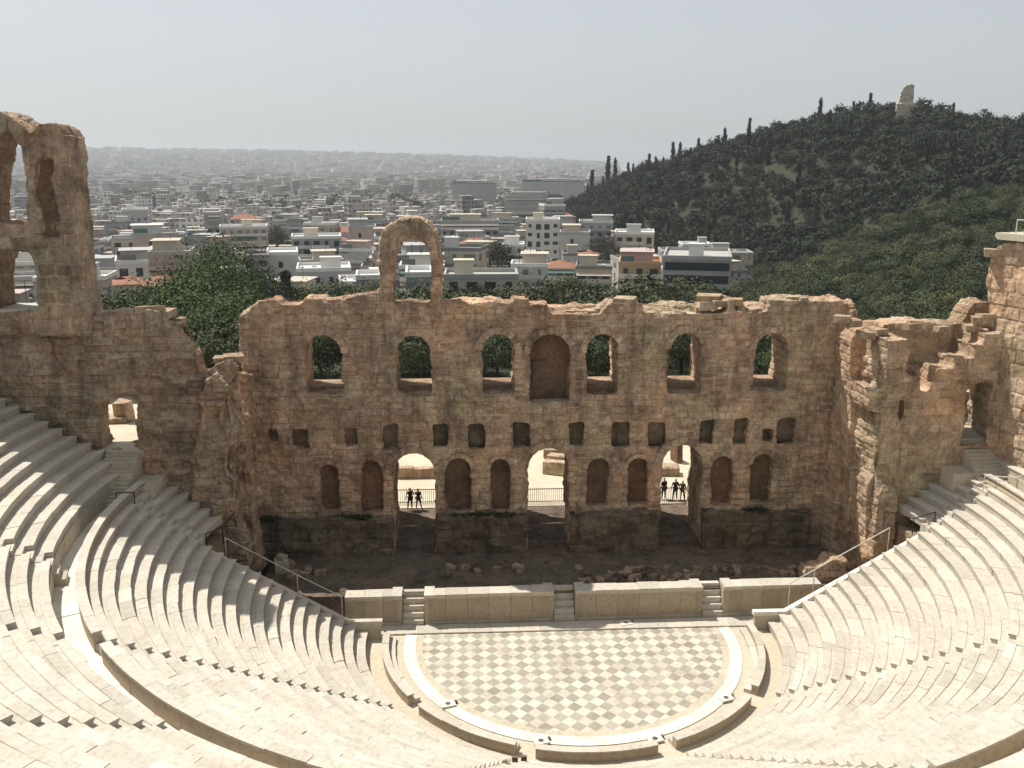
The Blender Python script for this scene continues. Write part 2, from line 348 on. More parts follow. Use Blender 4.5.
disc('paved_border', 8.95, 9.36, .008, 1.15, M['marble_old'], blocks=4)
mb = MB(); x = -13.5
while x < 13.5:
    w = random.uniform(1.1, 1.8); mb.box(x, min(13.5, x+w)-.012, 1.16, 2.2, -.02, .10+random.uniform(-.01, .01)); x += w
tag(mb.build('pale_kerb_paving', M['marble']), kind='structure')

def arcblocks(mb, prof, r, a0, a1, size=1.15, jz=.012, jr=.02, cap=True, ybound=None, tones=None):
    """stone blocks laid along an arc; prof = closed cross-section [(dr, z)]"""
    L = (a1-a0)*r; n = max(1, round(L/size)); cuts = [a0]+sorted(a0+(a1-a0)*(i+random.uniform(-.25, .25))/n for i in range(1, n))+[a1]
    for i in range(len(cuts)-1):
        b0, b1 = cuts[i], cuts[i+1]; g = .003/r if i else 0; sub = max(1, int((b1-b0)*r/.6)); dz = random.gauss(0, jz); dr = random.gauss(0, jr); tl = random.gauss(0, .008)
        k = len(prof); P = []
        for s in range(sub+1):
            a = b0+g+(b1-g-b0)*s/sub
            for (rr, z) in prof: P.append(((r+rr+dr)*math.cos(a), (r+rr+dr)*math.sin(a), z+dz+(tl if s == sub else 0)))
        F = []
        for s in range(sub):
            for q in range(k): F.append((s*k+q, (s+1)*k+q, (s+1)*k+(q+1) % k, s*k+(q+1) % k))
        F += [tuple(range(k)), tuple(reversed(range(sub*k, sub*k+k)))]
        mb.poly(P, F, (random.random() if tones is None else random.choice(tones)))
r_ = math.radians
# low curved parapet round the orchestra, five pieces between the stair gaps
PR = 11.3
GAPS = [216, 252, 288, 324]
edges = [176.5]+GAPS+[363.5]
PLAB = ['low curved marble parapet piece at the left side of the paved orchestra', 'low curved marble parapet piece left of the stone steps in front of the paved floor', 'curved marble parapet piece at the bottom middle between the two gaps', 'curved marble parapet piece right of the front gap, dark side towards the viewer', 'curved marble parapet piece at the right side with a strip of shade behind']
for i in range(5):
    a0 = r_(edges[i]+(2.6 if i else 0)); a1 = r_(edges[i+1]-(2.6 if i < 4 else 0))
    e = MB(); arcblocks(e, [(-.34, -.02), (0, -.02), (0, .50), (-.34, .50)], PR, a0, a1, 1.3, .006, .008)
    root = tag(e.build('orchestra_parapet', M['marble_face']), PLAB[i], 'parapet', 'parapet pieces round the orchestra')
    e = MB(); arcblocks(e, [(-.38, .50), (.03, .50), (.03, .58), (-.38, .58)], PR, a0, a1, 1.6, .006, .006); e.build('coping', M['marble'], root)
    e = MB(); arcblocks(e, [(-.75, -.02), (-.35, -.02), (-.35, .22), (-.75, .22)], PR, a0, a1, 1.2, .008, .01); e.build('bench_step', M['marble'], root)

# ---------------------------------------------------------------- the seating
def z_low(k): return .60+.442*k
R0, DR, NR = 12.3, .68, 20
def wedge_rows(root, r0, dr, ks, zf, dz, a_lo, a_hi, stair_lo, stair_hi, yb):
    """rows k of one wedge; angle limits; stairs take half their width; yb(r) = where the end walls cut the rows"""
    for k in ks:
        r = r0+dr*k; z = zf(k); hw = .45/r
        a0 = a_lo+(hw if stair_lo else 0); a1 = a_hi-(hw if stair_hi else 0)
        y = yb(r)
        if a_lo <= math.pi+.01: a0 = math.pi-math.asin(y/r) if not stair_lo else max(a0, math.pi-math.asin(y/r))
        if a_hi >= 2*math.pi-.01: a1 = 2*math.pi+math.asin(y/r) if not stair_hi else a1
        if a1-a0 < .5/r: continue
        e = MB(); zb = z-dz-.06
        prof = [(.07, zb), (dr+.12, zb), (dr+.12, z-.035), (.40, z-.035), (.385, z), (-.012, z), (-.02, z-.03), (-.02, z-.085), (.035, z-.13)]
        tn = None
        arcblocks(e, prof, r, a0, a1, 1.5, .008, .012)
        e.build('seat_row', M['marble'], root)
def yb_low(r): return .72
def edge_rows(root, ks, a0, a1, s0, s1):
    for k in ks:
        r = R0+DR*k; z = z_low(k); hw = .45/r; e = MB(); zb = z-.5
        arcblocks(e, [(.07, zb), (DR+.12, zb), (DR+.12, z-.035), (.40, z-.035), (.385, z), (-.012, z), (-.02, z-.03), (-.02, z-.085), (.035, z-.13)], r, a0+(hw if s0 else 0), a1-(hw if s1 else 0), 1.5, .008, .012)
        e.build('seat_row', M['marble'], root)
labs = ['left wing wedge of lower marble seating, shaded by the tall ruined wall', 'left front wedge of the lower marble seating, beside the curved grey back wall', 'middle wedge of the lower marble seating below the front of the paved orchestra', 'right front wedge of the lower marble seating in full sun', 'right wing wedge of lower marble seating climbing beside the white sloping coping']
SA = [math.pi, r_(216), r_(252), r_(288), r_(324), 2*math.pi]
END = .05
for i in range(5):
    w = empty('seating_wedge', labs[i], 'seating', (0, 0, 0), 'wedges of the lower seating')
    wedge_rows(w, R0, DR, range(14), z_low, .442, SA[i], SA[i+1], i > 0, i < 4, yb_low)
    if i == 0: edge_rows(w, range(14, NR), math.pi-END, SA[1], 1, 1)
    elif i == 4: edge_rows(w, range(14, NR), SA[4], 2*math.pi+END, 1, 1)
    else: wedge_rows(w, R0, DR, range(14, NR), z_low, .442, SA[i], SA[i+1], True, True, yb_low)
for sd, lab in ((-1, 'short shaded end wedge of seats between the left end stair and the wing wall'), (1, 'short end wedge of seats between the right end stair and the wing wall')):
    w = empty('seating_wedge', lab, 'seating', (0, 0, 0), 'wedges of the lower seating')
    for k in range(14, NR):
        r = R0+DR*k
        if sd < 0: edge_rows(w, [k], math.pi-math.asin(4.85/r), math.pi-END, 0, 1)
        else: edge_rows(w, [k], 2*math.pi+END, 2*math.pi+math.asin(4.85/r), 1, 0)
def stairs(lab, r0, dr, ks, zf, dz, a, hw, grp, blk=True):
    e = MB(); ca, sa = math.cos(a), math.sin(a); T = Matrix(((ca, -sa, 0), (sa, ca, 0), (0, 0, 1)))
    for k in ks:
        for h in (0, 1):
            rr = r0+dr*k-.04+h*dr/2; z1 = zf(k)-dz*(.5 if h == 0 else 0)-.01; j = random.gauss(0, .008)
            P = [T @ Vector((x, y, z)) for x, y, z in ((rr, -hw, z1-dz-.1), (rr+dr*.62, -hw, z1-dz-.1), (rr+dr*.62, hw, z1-dz-.1), (rr, hw, z1-dz-.1), (rr+j, -hw, z1), (rr+dr*.62, -hw, z1+j*.4), (rr+dr*.62, hw, z1), (rr+j, hw, z1))]
            e.poly(P, [(0, 3, 2, 1), (4, 5, 6, 7), (0, 1, 5, 4), (1, 2, 6, 5), (2, 3, 7, 6), (3, 0, 4, 7)])
    return tag(e.build('stair_flight', M['marble']), lab, 'stairs', grp)
for a, lb in ((216, 'narrow stair flight through the lower seats, left, running down to the orchestra edge'), (252, 'narrow stair flight through the lower seats just left of the bottom middle'), (288, 'narrow stair flight through the lower seats that starts at the front right parapet gap'), (324, 'narrow stair flight with small dark step sides through the lower seats on the right')):
    stairs(lb, R0, DR, range(NR), z_low, .442, r_(a), .45, 'stair flights of the lower seating')
stairs('end stair of the lower seats at the head of the shaded left coping', R0, DR, range(14, NR), z_low, .442, math.pi-END, .45, 'stair flights of the lower seating')
stairs('end stair of the lower seats at the head of the white right coping', R0, DR, range(14, NR), z_low, .442, 2*math.pi+END, .45, 'stair flights of the lower seating')
# raised curved back of the lower seating, seen from behind as a grey wall
for i in range(5):
    rr = 25.95; hw = .55/rr
    a0 = SA[i]+(hw if i else -math.asin(4.8/rr)+.06); a1 = SA[i+1]-(hw if i < 4 else -math.asin(4.8/rr)+.06)
    e = MB(); arcblocks(e, [(-.22, 8.3), (.12, 8.3), (.12, 9.42), (-.10, 9.42), (-.22, 9.1)], rr, a0, a1, 1.5, .006, .006)
    b = tag(e.build('back_parapet', M['marble_face']), ['curved stone back wall of the lower seats at the far left, in shade', 'curved grey back wall of the lower seats, sweeping from the left to bottom edge', 'curved stone back wall of the lower seats at the bottom middle, just under the frame', 'curved tan stone back wall of the lower seats at the bottom right corner', 'curved stone back wall of the lower seats at the far right'][i], 'parapet', 'back walls of the lower seating')
    e = MB(); arcblocks(e, [(-.26, 9.42), (.16, 9.42), (.16, 9.52), (-.26, 9.52)], rr, a0, a1, 1.6, .005, .005); e.build('coping', M['marble'], b)
# walkway between the tiers
e = MB(); arcblocks(e, [(-.05, 8.0), (1.4, 8.0), (1.4, 8.62), (-.05, 8.62)], 26.0, math.pi-.19, 2*math.pi+.19, 1.4, .008, 0)
tag(e.build('walkway', M['white']), kind='structure')
# upper tier
U0, DU, NU = 27.15, .78, 14
def z_up(k): return 10.0+.48*k
UA = [math.pi]+[r_(180+18*i) for i in range(1, 10)]+[2*math.pi]
ul = ['shaded top left wedge of the upper seating against the tall ruined wall', 'upper seating wedge at the left edge with long dark riser lines', 'upper seating wedge at the left, above the curved back wall', 'upper seating wedge in the bottom left corner', 'upper seating wedge below the bottom left corner', 'upper seating wedge left of the axis, under the frame', 'upper seating wedge right of the axis, under the frame', 'upper seating wedge in the bottom right corner', 'upper seating wedge beyond the right edge', 'upper seating wedge at the far right beside the tower']
for i in range(10):
    if i in (5, 6): rows_k = range(NU-4)
    else: rows_k = range(NU)
    w = empty('seating_wedge', ul[i], 'seating', (0, 0, 0), 'wedges of the upper seating')
    e = MB(); hw = .5/U0; A0 = UA[i]+(hw if i else -math.asin(4.8/U0)+.045); A1 = UA[i+1]-(hw if i < 9 else -math.asin(4.8/U0)+.045)
    arcblocks(e, [(-.02, 8.4), (.3, 8.4), (.3, 9.53), (-.02, 9.53)], U0, A0, A1, 1.5, .006, .01); e.build('front_wall', M['marble_old'], w)
    wedge_rows(w, U0, DU, rows_k, z_up, .48, UA[i], UA[i+1], i > 0, i < 9, lambda r: 4.85)
for i in range(1, 10):
    a = UA[i]
    st = stairs(['steps through the upper seats beside the shaded walkway, farthest left', 'dark edged stair flight at the left edge of the upper seats', 'stair flight of triangular dark steps along the bottom left', 'stair flight under the bottom left corner', 'stair flight on the axis under the frame', 'stair flight right of the axis under the frame', 'stair flight in the bottom right corner of the upper seats', 'stair flight beyond the bottom right corner', 'stair flight at the far right of the upper seats'][i-1], U0, DU, range(NU-4 if i in (5, 6) else NU), z_up, .48, a, .5, 'stair flights of the upper seating')
    e = MB(); ca, sa = math.cos(a), math.sin(a); T = Matrix(((ca, -sa, 0), (sa, ca, 0), (0, 0, 1)))
    for q in range(3):
        rr = U0-.85+q*.29+.3; zz = 8.62+(q+1)*.33
        r9 = rr+.29 if q < 2 else U0+.34
        P = [T @ Vector((x, y, z)) for x, y, z in ((rr, -.5, 8.4), (r9, -.5, 8.4), (r9, .5, 8.4), (rr, .5, 8.4), (rr, -.5, zz), (r9, -.5, zz), (r9, .5, zz), (rr, .5, zz))]
        e.poly(P, [(0, 3, 2, 1), (4, 5, 6, 7), (0, 1, 5, 4), (1, 2, 6, 5), (2, 3, 7, 6), (3, 0, 4, 7)])
    e.build('bottom_steps', M['marble_old'], st)

# sloping coping walls where the lower seats end at the side entrances
for sx, lab in ((-1, 'shaded sloping stone coping wall at the left end of the lower seats'), (1, 'bright white sloping coping wall at the right end of the lower seats')):
    def bar(e, x0, x1, z0, z1, y0=.74, y1=1.12, th=.25, tn=None):
        P = [(sx*x0, y0, z0-th), (sx*x1, y0, z1-th), (sx*x1, y1, z1-th), (sx*x0, y1, z0-th), (sx*x0, y0, z0), (sx*x1, y0, z1), (sx*x1, y1, z1), (sx*x0, y1, z0)]
        f = [(0, 3, 2, 1), (4, 5, 6, 7), (0, 1, 5, 4), (1, 2, 6, 5), (2, 3, 7, 6), (3, 0, 4, 7)]
        if sx < 0: f = [tuple(reversed(q)) for q in f]
        e.poly(P, f, tn)
    e = MB(); P = [(11.5, -.05), (21.4, -.05), (21.4, 5.75), (13.4, .95), (11.5, .95)]
    prism_mb(e, P if sx > 0 else [(-p[0], p[1]) for p in P], Vector((1, 0, 0)), Vector((0, 1, 0)), Vector((0, 0, 0)), .76, 1.08, .5)
    root = tag(e.build('end_wall', M['marble_old']), lab, 'wall', 'end walls of the lower seating')
    e = MB(); bar(e, 11.4, 13.4, 1.2, 1.2); x = 13.4
    while x < 21.3:
        x2 = min(21.4, x+1.6); bar(e, x, x2-.015, 1.2+(x-13.4)*.598, 1.2+(x2-13.4)*.598); x = x2
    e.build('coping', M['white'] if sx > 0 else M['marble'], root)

# landings at the wing doors, the vaults of the side entrances under them
for sx, lab in ((-1, 'shaded masonry block under the seats at the left side entrance'), (1, 'masonry block under the seats at the right side entrance, behind the white coping')):
    e = MB(); x0, x1 = sorted((sx*21.45, sx*38)); e.box(x0, x1, .8, 4.9, -.3, 5.5, .3)
    x0, x1 = sorted((sx*26.2, sx*38)); 
    b = tag(e.build('entrance_vault', M['stone_grey']), lab, 'vault', 'entrance vaults')

# ---------------------------------------------------------------- the stage
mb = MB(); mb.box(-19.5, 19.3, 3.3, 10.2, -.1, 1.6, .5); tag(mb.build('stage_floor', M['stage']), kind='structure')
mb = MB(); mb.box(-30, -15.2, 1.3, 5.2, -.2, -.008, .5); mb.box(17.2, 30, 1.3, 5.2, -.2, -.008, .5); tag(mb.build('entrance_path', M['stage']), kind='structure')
pd = empty('stage_podium', 'low tan marble stage front with cream coping and three small flights of steps', 'stage front', (0, 2.5, 0))
def yp(x): return 2.42+.012*x
STX = [-9.62, -.15, 9.32]
segs = [(-13.8, STX[0]-.68), (STX[0]+.68, STX[1]-.68), (STX[1]+.68, STX[2]-.68), (STX[2]+.68, 16.3)]
def child(e, name, mat, par): o = e.build(name, mat, par); o.matrix_parent_inverse = Matrix.Translation(-Vector(par.location)); return o
for x0, x1 in segs:
    e = MB(); n = max(2, round((x1-x0)/1.25)); xs = [x0+(x1-x0)*i/n for i in range(n+1)]
    for a, b in zip(xs, xs[1:]): e.box(a+.008, b-.008, yp(a)+.08+random.uniform(-.01, .01), yp(a)+1.0, -.1, 1.78)
    child(e, 'facing_panel', M['marble_face'], pd)
    e = MB()
    for a, b in zip(xs, xs[1:]): e.box(a+.004, b-.004, yp(a)-.03, yp(a)+1.0, .0, .20)
    child(e, 'base_moulding', M['marble_old'], pd); e = MB()
    for a, b in zip(xs, xs[1:]): e.box(a+.004, b-.004, yp(a)+.0, yp(a)+1.0, 1.78, 1.90)
    child(e, 'cornice', M['marble_old'], pd)
    e = MB()
    for a, b in zip(xs, xs[1:]): e.box(a+.006, b-.006, yp(a)-.03, yp(a)+.95+random.uniform(-.05, .05), 1.90, 2.07+random.uniform(-.012, .012))
    child(e, 'coping', M['marble'], pd)
    for xx in (x0, x1):
        e = MB(); s = .34 if xx == x0 else -.34; a, b = sorted((xx, xx+s)); e.box(a, b, yp(xx)+.03, yp(xx)+.5, -.05, 1.775); child(e, 'end_pier', M['marble_face'], pd)
for x in STX:
    e = MB()
    for q in range(5): e.box(x-.64, x+.64, yp(x)-.12+q*.27, yp(x)-.12+(q+1)*.27 if q < 4 else yp(x)+1.3, -.1, .40+q*.36, random.random())
    s = child(e, 'step_flight', M['marble'], pd)
    for sx in (-1, 1): e = MB(); e.box(x+sx*1.0-.30, x+sx*1.0+.32, yp(x)-.085, yp(x)+1.15, 1.91, 2.085); child(e, 'step_kerb', M['marble'], pd)

# rubble and carved blocks lying on the stage
random.seed(5)
k = 0
for (u0, u1, v0, v1, n, big) in ((578, 700, 570, 584, 34, .55), (700, 800, 566, 580, 12, .5), (430, 520, 566, 578, 10, .5), (280, 330, 560, 580, 8, .6), (560, 700, 575, 586, 14, .4), (716, 745, 568, 575, 6, .45)):
    for i in range(n):
        p = atZ(random.uniform(u0, u1), random.uniform(v0, v1), 1.6)
        if p.y < 3.7 or p.y > 8.6: continue
        s = random.uniform(.5, 1.1)*big; e = MB(); hz = s*random.uniform(.5, .9)
        e.rock((0, 0, hz*.42), s*1.4, s, hz)
        o = tag(e.build('rubble_block', M['stone_grey'] if random.random() < .7 else M['stone_low']), ('larger' if s > .42 else 'smaller')+' broken grey block on the stage floor, '+('behind the left part of the podium' if p.x < -6 else 'behind the middle steps' if p.x < 1 else 'left part of the long rubble line' if p.x < 4 else 'middle of the long rubble line' if p.x < 7 else 'right part of the long rubble line' if p.x < 10 else 'near the right return wall'), 'stone block', 'broken blocks lying on the stage floor')
        o.location = (p.x, p.y, 1.6); o.rotation_euler = (0, 0, random.uniform(0, 3))
p = atZ(282, 572, 1.6); e = MB(); e.rock((0, 0, .45), .9, .8, .95, .1); e.rock((0.05, 0, 1.05), .6, .55, .35, .1); o = tag(e.build('column_stub', M['marble_old']), 'pale stump of a carved stone standing at the left end of the dark stage', 'stone stump'); o.location = (p.x, p.y, 1.6)
for (u, v, lb) in ((497, 744, 0),):
    pass

# ---------------------------------------------------------------- the great stage wall
YW = 9.7
def xz(u, v, Y=YW): p = atY(u, v, Y); return (p.x, p.z)
def pl(pts, Y=YW): return [xz(u, v, Y) for u, v in pts]
ZB = 1.2
topline = pl([(829, 300), (812, 299), (790, 300), (770, 299), (768, 310), (745, 312), (736, 312), (734, 299), (729, 298), (727, 310), (720, 312), (690, 312), (646, 312), (643, 303), (636, 301), (612, 301), (607, 306), (600, 313), (552, 313), (547, 304), (528, 303), (527, 298), (514, 298), (512, 303), (480, 303), (443, 303)])
archp = pl([(443, 290), (443, 255), (441, 242), (436, 231), (427, 223), (418, 219), (409, 217.5), (399, 219), (389, 225), (382, 233), (379, 243), (378, 258), (379, 275), (378, 290)])
restl = pl([(372, 293), (345, 298), (330, 303), (322, 298), (305, 297), (299, 304), (283, 304), (275, 299), (258, 301), (250, 308), (243, 314)])
x_l = xz(243, 400)[0]; x_r = xz(829, 400)[0]+.5
outline = [(x_l, ZB), (x_r, ZB)]+[(x_r, topline[0][1])]+topline+archp+restl+[(x_l, restl[-1][1])]
archhole = pl([(394, 303), (394, 262), (396, 250), (403, 242), (411, 240), (420, 242), (427, 250), (429, 262), (429, 303)])
archhole = archhole[::-1]
def op(u0, u1, vt, vb, rise=None):
    x0, z0 = xz(u0, vb); x1, _ = xz(u1, vb); zt = xz((u0+u1)/2, vt)[1]; return arch(x0, x1, z0, zt, rise)
def sq(u0, u1, vt, vb): x0, z0 = xz(u0, vb); x1, _ = xz(u1, vb); return rect(x0, x1, z0, xz(u0, vt)[1])
wins = [op(306, 343, 335, 394), op(397, 431, 335, 395), op(483, 514, 334, 394), op(586, 617, 334, 394), op(669, 700, 333, 392), op(753, 785, 333, 390)]
cniche = op(530, 569, 334, 403)
doors = [op(396, 436, 453, 546), op(528, 568, 448, 545), op(659, 698, 445, 542)]
doors = [[(d[0][0], 1.35), (d[1][0], 1.35)]+d[2:] for d in doors]
sqs = [sq(*a) for a in ((268, 277, 430, 440), (292, 309, 430, 449), (345, 357, 429, 448), (383, 398, 425, 450), (433, 447, 425, 448), (470, 484, 425, 448), (515, 530, 424, 447), (569, 583, 424, 447), (613, 629, 422, 447), (649, 664, 423, 446), (699, 713, 421, 445), (734, 747, 420, 444), (778, 794, 420, 443), (763, 772, 430, 440))]
nich = [op(*a) for a in ((322, 340, 464, 512), (362, 383, 460, 512), (447, 471, 458, 512), (491, 510, 459, 510), (587, 608, 458, 508), (627, 647, 458, 506), (710, 731, 456, 505), (750, 770, 454, 503))]
lowwall = [op(396, 436, 453, 552), op(528, 568, 448, 552), op(659, 698, 445, 552)]
sw = empty('stage_wall', 'great ruined stage wall of brown masonry with arched windows, niches and three doorways', 'ruin wall', (0, YW, 0))
front = ruin('masonry', [(outline, [archhole]+wins+[cniche]+doors+sqs+nich, 0, 1.25),
                 (outline, [archhole]+wins+doors, 1.15, 2.3),
                 ([(x_l, ZB), (x_r, ZB), (x_r, 18.6), (x_l, 18.6)], [w for w in wins]+doors, 2.2, 3.5)], M['stone'], origin=(0, YW, 0), vox=.08, rough=.12, erode=.2)
front.parent = sw; front.matrix_parent_inverse = Matrix.Translation(-Vector(sw.location))
# the projecting lower course, cut by the doorways
bz = xz(500, 513)[1]; dxs = [(d[0][0]-.05, d[1][0]+.05) for d in doors]
xs = [x_l-.0]+[q for d in dxs for q in d]+[17.9]
for i in range(0, 8, 2):
    hw = .0
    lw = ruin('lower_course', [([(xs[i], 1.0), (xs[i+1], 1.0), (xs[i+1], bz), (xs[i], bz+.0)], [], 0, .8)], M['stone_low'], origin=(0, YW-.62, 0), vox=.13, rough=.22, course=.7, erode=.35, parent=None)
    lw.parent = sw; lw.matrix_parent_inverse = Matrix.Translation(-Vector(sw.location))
    e = MB()
    for q in range(int((xs[i+1]-xs[i])*26)):
        x = random.uniform(xs[i], xs[i+1]); y = YW-random.uniform(.15, .6); s = random.uniform(.08, .25); a = random.uniform(0, 6.3)
        if vnoise(np.array([[x*.5, 3.3, 1.]]), 8)[0] < -.1: continue
        for w in range(3):
            a += 2.1; e.poly([(x, y, bz-.05), (x+s*math.cos(a), y+s*math.sin(a)*.8, bz+s*.9), (x+s*math.cos(a+.9), y+s*math.sin(a+.9)*.8, bz+s*.55)], [(0, 1, 2)])
    if e.f:
        c = e.build('weeds', M['moss'], sw); c.matrix_parent_inverse = Matrix.Translation(-Vector(sw.location)); c['kind'] = 'stuff'
# plastered backs of the niches
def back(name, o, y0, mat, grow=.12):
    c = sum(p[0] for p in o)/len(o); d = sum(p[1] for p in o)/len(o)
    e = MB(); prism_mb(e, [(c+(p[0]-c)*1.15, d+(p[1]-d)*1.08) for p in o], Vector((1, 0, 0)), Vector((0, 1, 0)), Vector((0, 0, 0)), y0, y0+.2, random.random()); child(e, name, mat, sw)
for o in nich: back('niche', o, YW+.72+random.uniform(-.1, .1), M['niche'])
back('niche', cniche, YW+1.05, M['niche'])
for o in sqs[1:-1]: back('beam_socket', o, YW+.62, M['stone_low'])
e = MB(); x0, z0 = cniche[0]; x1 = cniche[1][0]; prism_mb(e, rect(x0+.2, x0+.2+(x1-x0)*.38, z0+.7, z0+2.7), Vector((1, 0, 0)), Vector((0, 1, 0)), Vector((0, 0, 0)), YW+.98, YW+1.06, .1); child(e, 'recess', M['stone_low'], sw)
for o, grow in [(w, .5) for w in wins]+[(cniche, .5)]+[(d, .55) for d in doors]+[(o, .3) for o in nich]:
    c0 = (o[0][0]+o[1][0])/2; hw = (o[1][0]-o[0][0])/2; zt_ = max(p[1] for p in o); zc = zt_-hw; k_ = 9 if hw > .6 else 7; e = MB()
    for q in range(k_):
        a0 = math.pi*q/k_+.012; a1 = math.pi*(q+1)/k_-.012; g_ = grow*random.uniform(.8, 1.1); r0_ = hw+.02; pr_ = random.uniform(.03, .09)
        prism_mb(e, [(c0+r0_*math.cos(a0), zc+r0_*math.sin(a0)), (c0+(r0_+g_)*math.cos(a0), zc+(r0_+g_)*math.sin(a0)), (c0+(r0_+g_)*math.cos(a1), zc+(r0_+g_)*math.sin(a1)), (c0+r0_*math.cos(a1), zc+r0_*math.sin(a1))], Vector((1, 0, 0)), Vector((0, 1, 0)), Vector((0, YW, 0)), -pr_, .35)
    child(e, 'arch_ring', M['stone'], sw)
# bright sills
for w in wins:
    e = MB(); x0, z0 = w[0]; x1 = w[1][0]; zs = atY(500, 384.5, YW+1.5).z; e.box(x0-.12, x1+.12, YW+1.5, YW+3.55, z0-.3, zs, .8); child(e, 'window_sill', M['stone_pale'], sw)
# loose capping stones
for u, v, s in ((318, 299, .8), (333, 300, .9), (300, 304, .7), (262, 302, .6), (521, 300, .8), (570, 311, .45), (580, 311, .5), (590, 310, .55), (598, 309, .6), (625, 300, 1.2), (700, 308, 1.), (710, 299, 1.35), (705, 304, 1.1), (718, 301, .9), (733, 300, .9), (738, 306, .6), (752, 309, .8), (792, 298, .8), (560, 312, .4), (676, 311, .5), (662, 311, .6), (800, 298, .6), (782, 299, .5), (826, 300, .5)):
    p = atY(u, v, YW+1.0); e = MB(); e.rock((p.x, YW+random.uniform(.6, 1.3), p.z-.08), s*1.3, s*1.1, s*.55); child(e, 'capping_stone', M['stone_pale'], sw)

# rear wall and roof added behind the doorways to shade the passage floor
bw = empty('shading_corridor', 'added stone corridor, rear wall and roof, that shades the floor behind the three doorways', 'corridor', (0, 14, 0))
o2 = [arch(d[0][0]-.25, d[1][0]+.9, 1.2, 9.0, .8) for d in doors]
f = ruin('masonry', [([(x_l, ZB), (18, ZB), (18, 9.4), (x_l, 9.4)], o2, 0, 1.0)], M['stone'], origin=(0, 16.0, 0), vox=.2); f.parent = bw; f.matrix_parent_inverse = Matrix.Translation((0, -14, 0))
e = MB(); e.box(x_l, 18, 13.25, 16.1, 9.42, 9.8, .4); child(e, 'shading_roof', M['stone'], bw)  # unseen roof, added to keep the passage floor in shade
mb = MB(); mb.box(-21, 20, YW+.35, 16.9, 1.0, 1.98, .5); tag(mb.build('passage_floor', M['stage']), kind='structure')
mb = MB(); mb.box(-60, 60, 16.9, 50, 1.0, 2.03, .5); tag(mb.build('plaza', M['sand']), kind='structure')

# ---------------------------------------------------------------- the wings
def atX(u, v, X): d = ray(u, v); t = (X-CX)/d.x; return Vector((CX, CY, CZ))+d*t
def yz(u, v, X): p = atX(u, v, X); return (p.y, p.z)
YL = 5.0
out = pl([(240, 575), (238, 520), (233, 470), (236, 430), (232, 395), (236, 366), (231, 359), (225, 357), (213, 364), (206, 374), (198, 375), (195, 360), (190, 346), (185, 333), (182, 321), (168, 318), (166, 311), (150, 311), (140, 314), (118, 313), (100, 315)], YL)
xw = -40.; outL = [(xw, 3.), (out[0][0], 1.2)]+out+[(xw, out[-1][1])]
dl = op(104, 140, 398, 455); dl = arch(*[xz(104, 455, YL)[0], xz(139, 455, YL)[0]], 10.9, xz(120, 399, YL)[1], .5)
but = pl([(250, 580), (246, 540), (236, 520), (238, 480), (228, 470), (230, 430), (224, 420), (226, 385), (214, 372), (206, 380), (200, 400), (197, 440), (190, 455), (192, 500), (196, 580)], YL-.8)
lw = ruin('left_wing_wall', [(outL, [dl], 0, 1.7), (but, [], -.8, .3)], M['stone_grey'], origin=(0, YL, 0), vox=.09, rough=.22, erode=.5)
lw.name = 'wing_wall'; tag(lw, 'brown ruined wing wall with doorway and broken sloping top, left of the stage', 'ruin wall')
to = pl([(104, 330), (97, 283), (92, 240), (88, 200), (83, 150), (82, 137), (76, 128), (66, 124), (57, 123), (53, 127), (46, 133), (38, 126), (28, 118), (15, 112), (0, 114), (-20, 124), (-42, 140), (-50, 205), (-62, 222), (-150, 235), (-150, 330)], YL+1.7)
h1 = pl([(-10, 222), (25, 222), (25, 200), (23, 170), (19, 150), (14, 138), (8, 130), (0, 137), (-6, 150), (-10, 170)], YL-.4)
h2 = pl([(-6, 312), (38, 312), (34, 262), (30, 252), (0, 252), (-6, 265)], YL-.4)
rec = pl([(42, 239), (59, 239), (60, 222), (56, 200), (50, 178), (54, 172), (52, 158), (36, 158), (33, 195), (42, 215)], YL-.4)
tw = empty('ruined_tower', 'tall ruined tower wall with an open arch at the left edge, above the city', 'tower', (-32, YL, 12))
f = ruin('masonry', [(to, [h1, h2, rec], 0, .5), (to, [h1, h2], .4, 2.6), (pl([(100, 330), (93, 283), (88, 240), (84, 200), (80, 158), (62, 150), (58, 330)], YL+3.9), [], 2.3, 4.6)], M['stone_grey'], origin=(0, YL-.4, 0), vox=.10, rough=.1, course=.8, erode=.14)
f.parent = tw; f.matrix_parent_inverse = Matrix.Translation(-Vector(tw.location))
e = MB(); c = Vector((sum(p[0] for p in rec)/len(rec), 0, sum(p[1] for p in rec)/len(rec)))
prism_mb(e, [(c.x+(p[0]-c.x)*1.12, c.z+(p[1]-c.z)*1.06) for p in rec], Vector((1, 0, 0)), Vector((0, 1, 0)), Vector((0, YL-.4, 0)), .36, .5, .2); o = e.build('brick_recess', M['niche'], tw); o.matrix_parent_inverse = Matrix.Translation(-Vector(tw.location))
e = MB(); x0, z0 = h2[0]; e.box(x0, h2[1][0], YL-.3, YL+2.3, z0-.1, z0+.12, .8); o = e.build('window_sill', M['marble'], tw); o.matrix_parent_inverse = Matrix.Translation(-Vector(tw.location))
for u, v, s in ((150, 311, 1.3), (163, 313, 1.0), (128, 314, 1.2), (112, 314, 1.), (178, 320, .7), (233, 358, .9), (222, 359, .7), (204, 374, .6)):
    p = atY(u, v, YL+.8); e = MB(); e.rock((0, 0, 0), s*1.5, s*1.1, s*.5); o = tag(e.build('loose_block', M['stone_pale']), 'loose pale block on '+('the flat left part of the left wing wall top' if u < 140 else 'the step of the left wing wall top' if u < 190 else 'the low dip beside the stage wall'), 'stone block', 'loose blocks on the left wing wall'); o.location = (p.x, YL+.8, p.z)
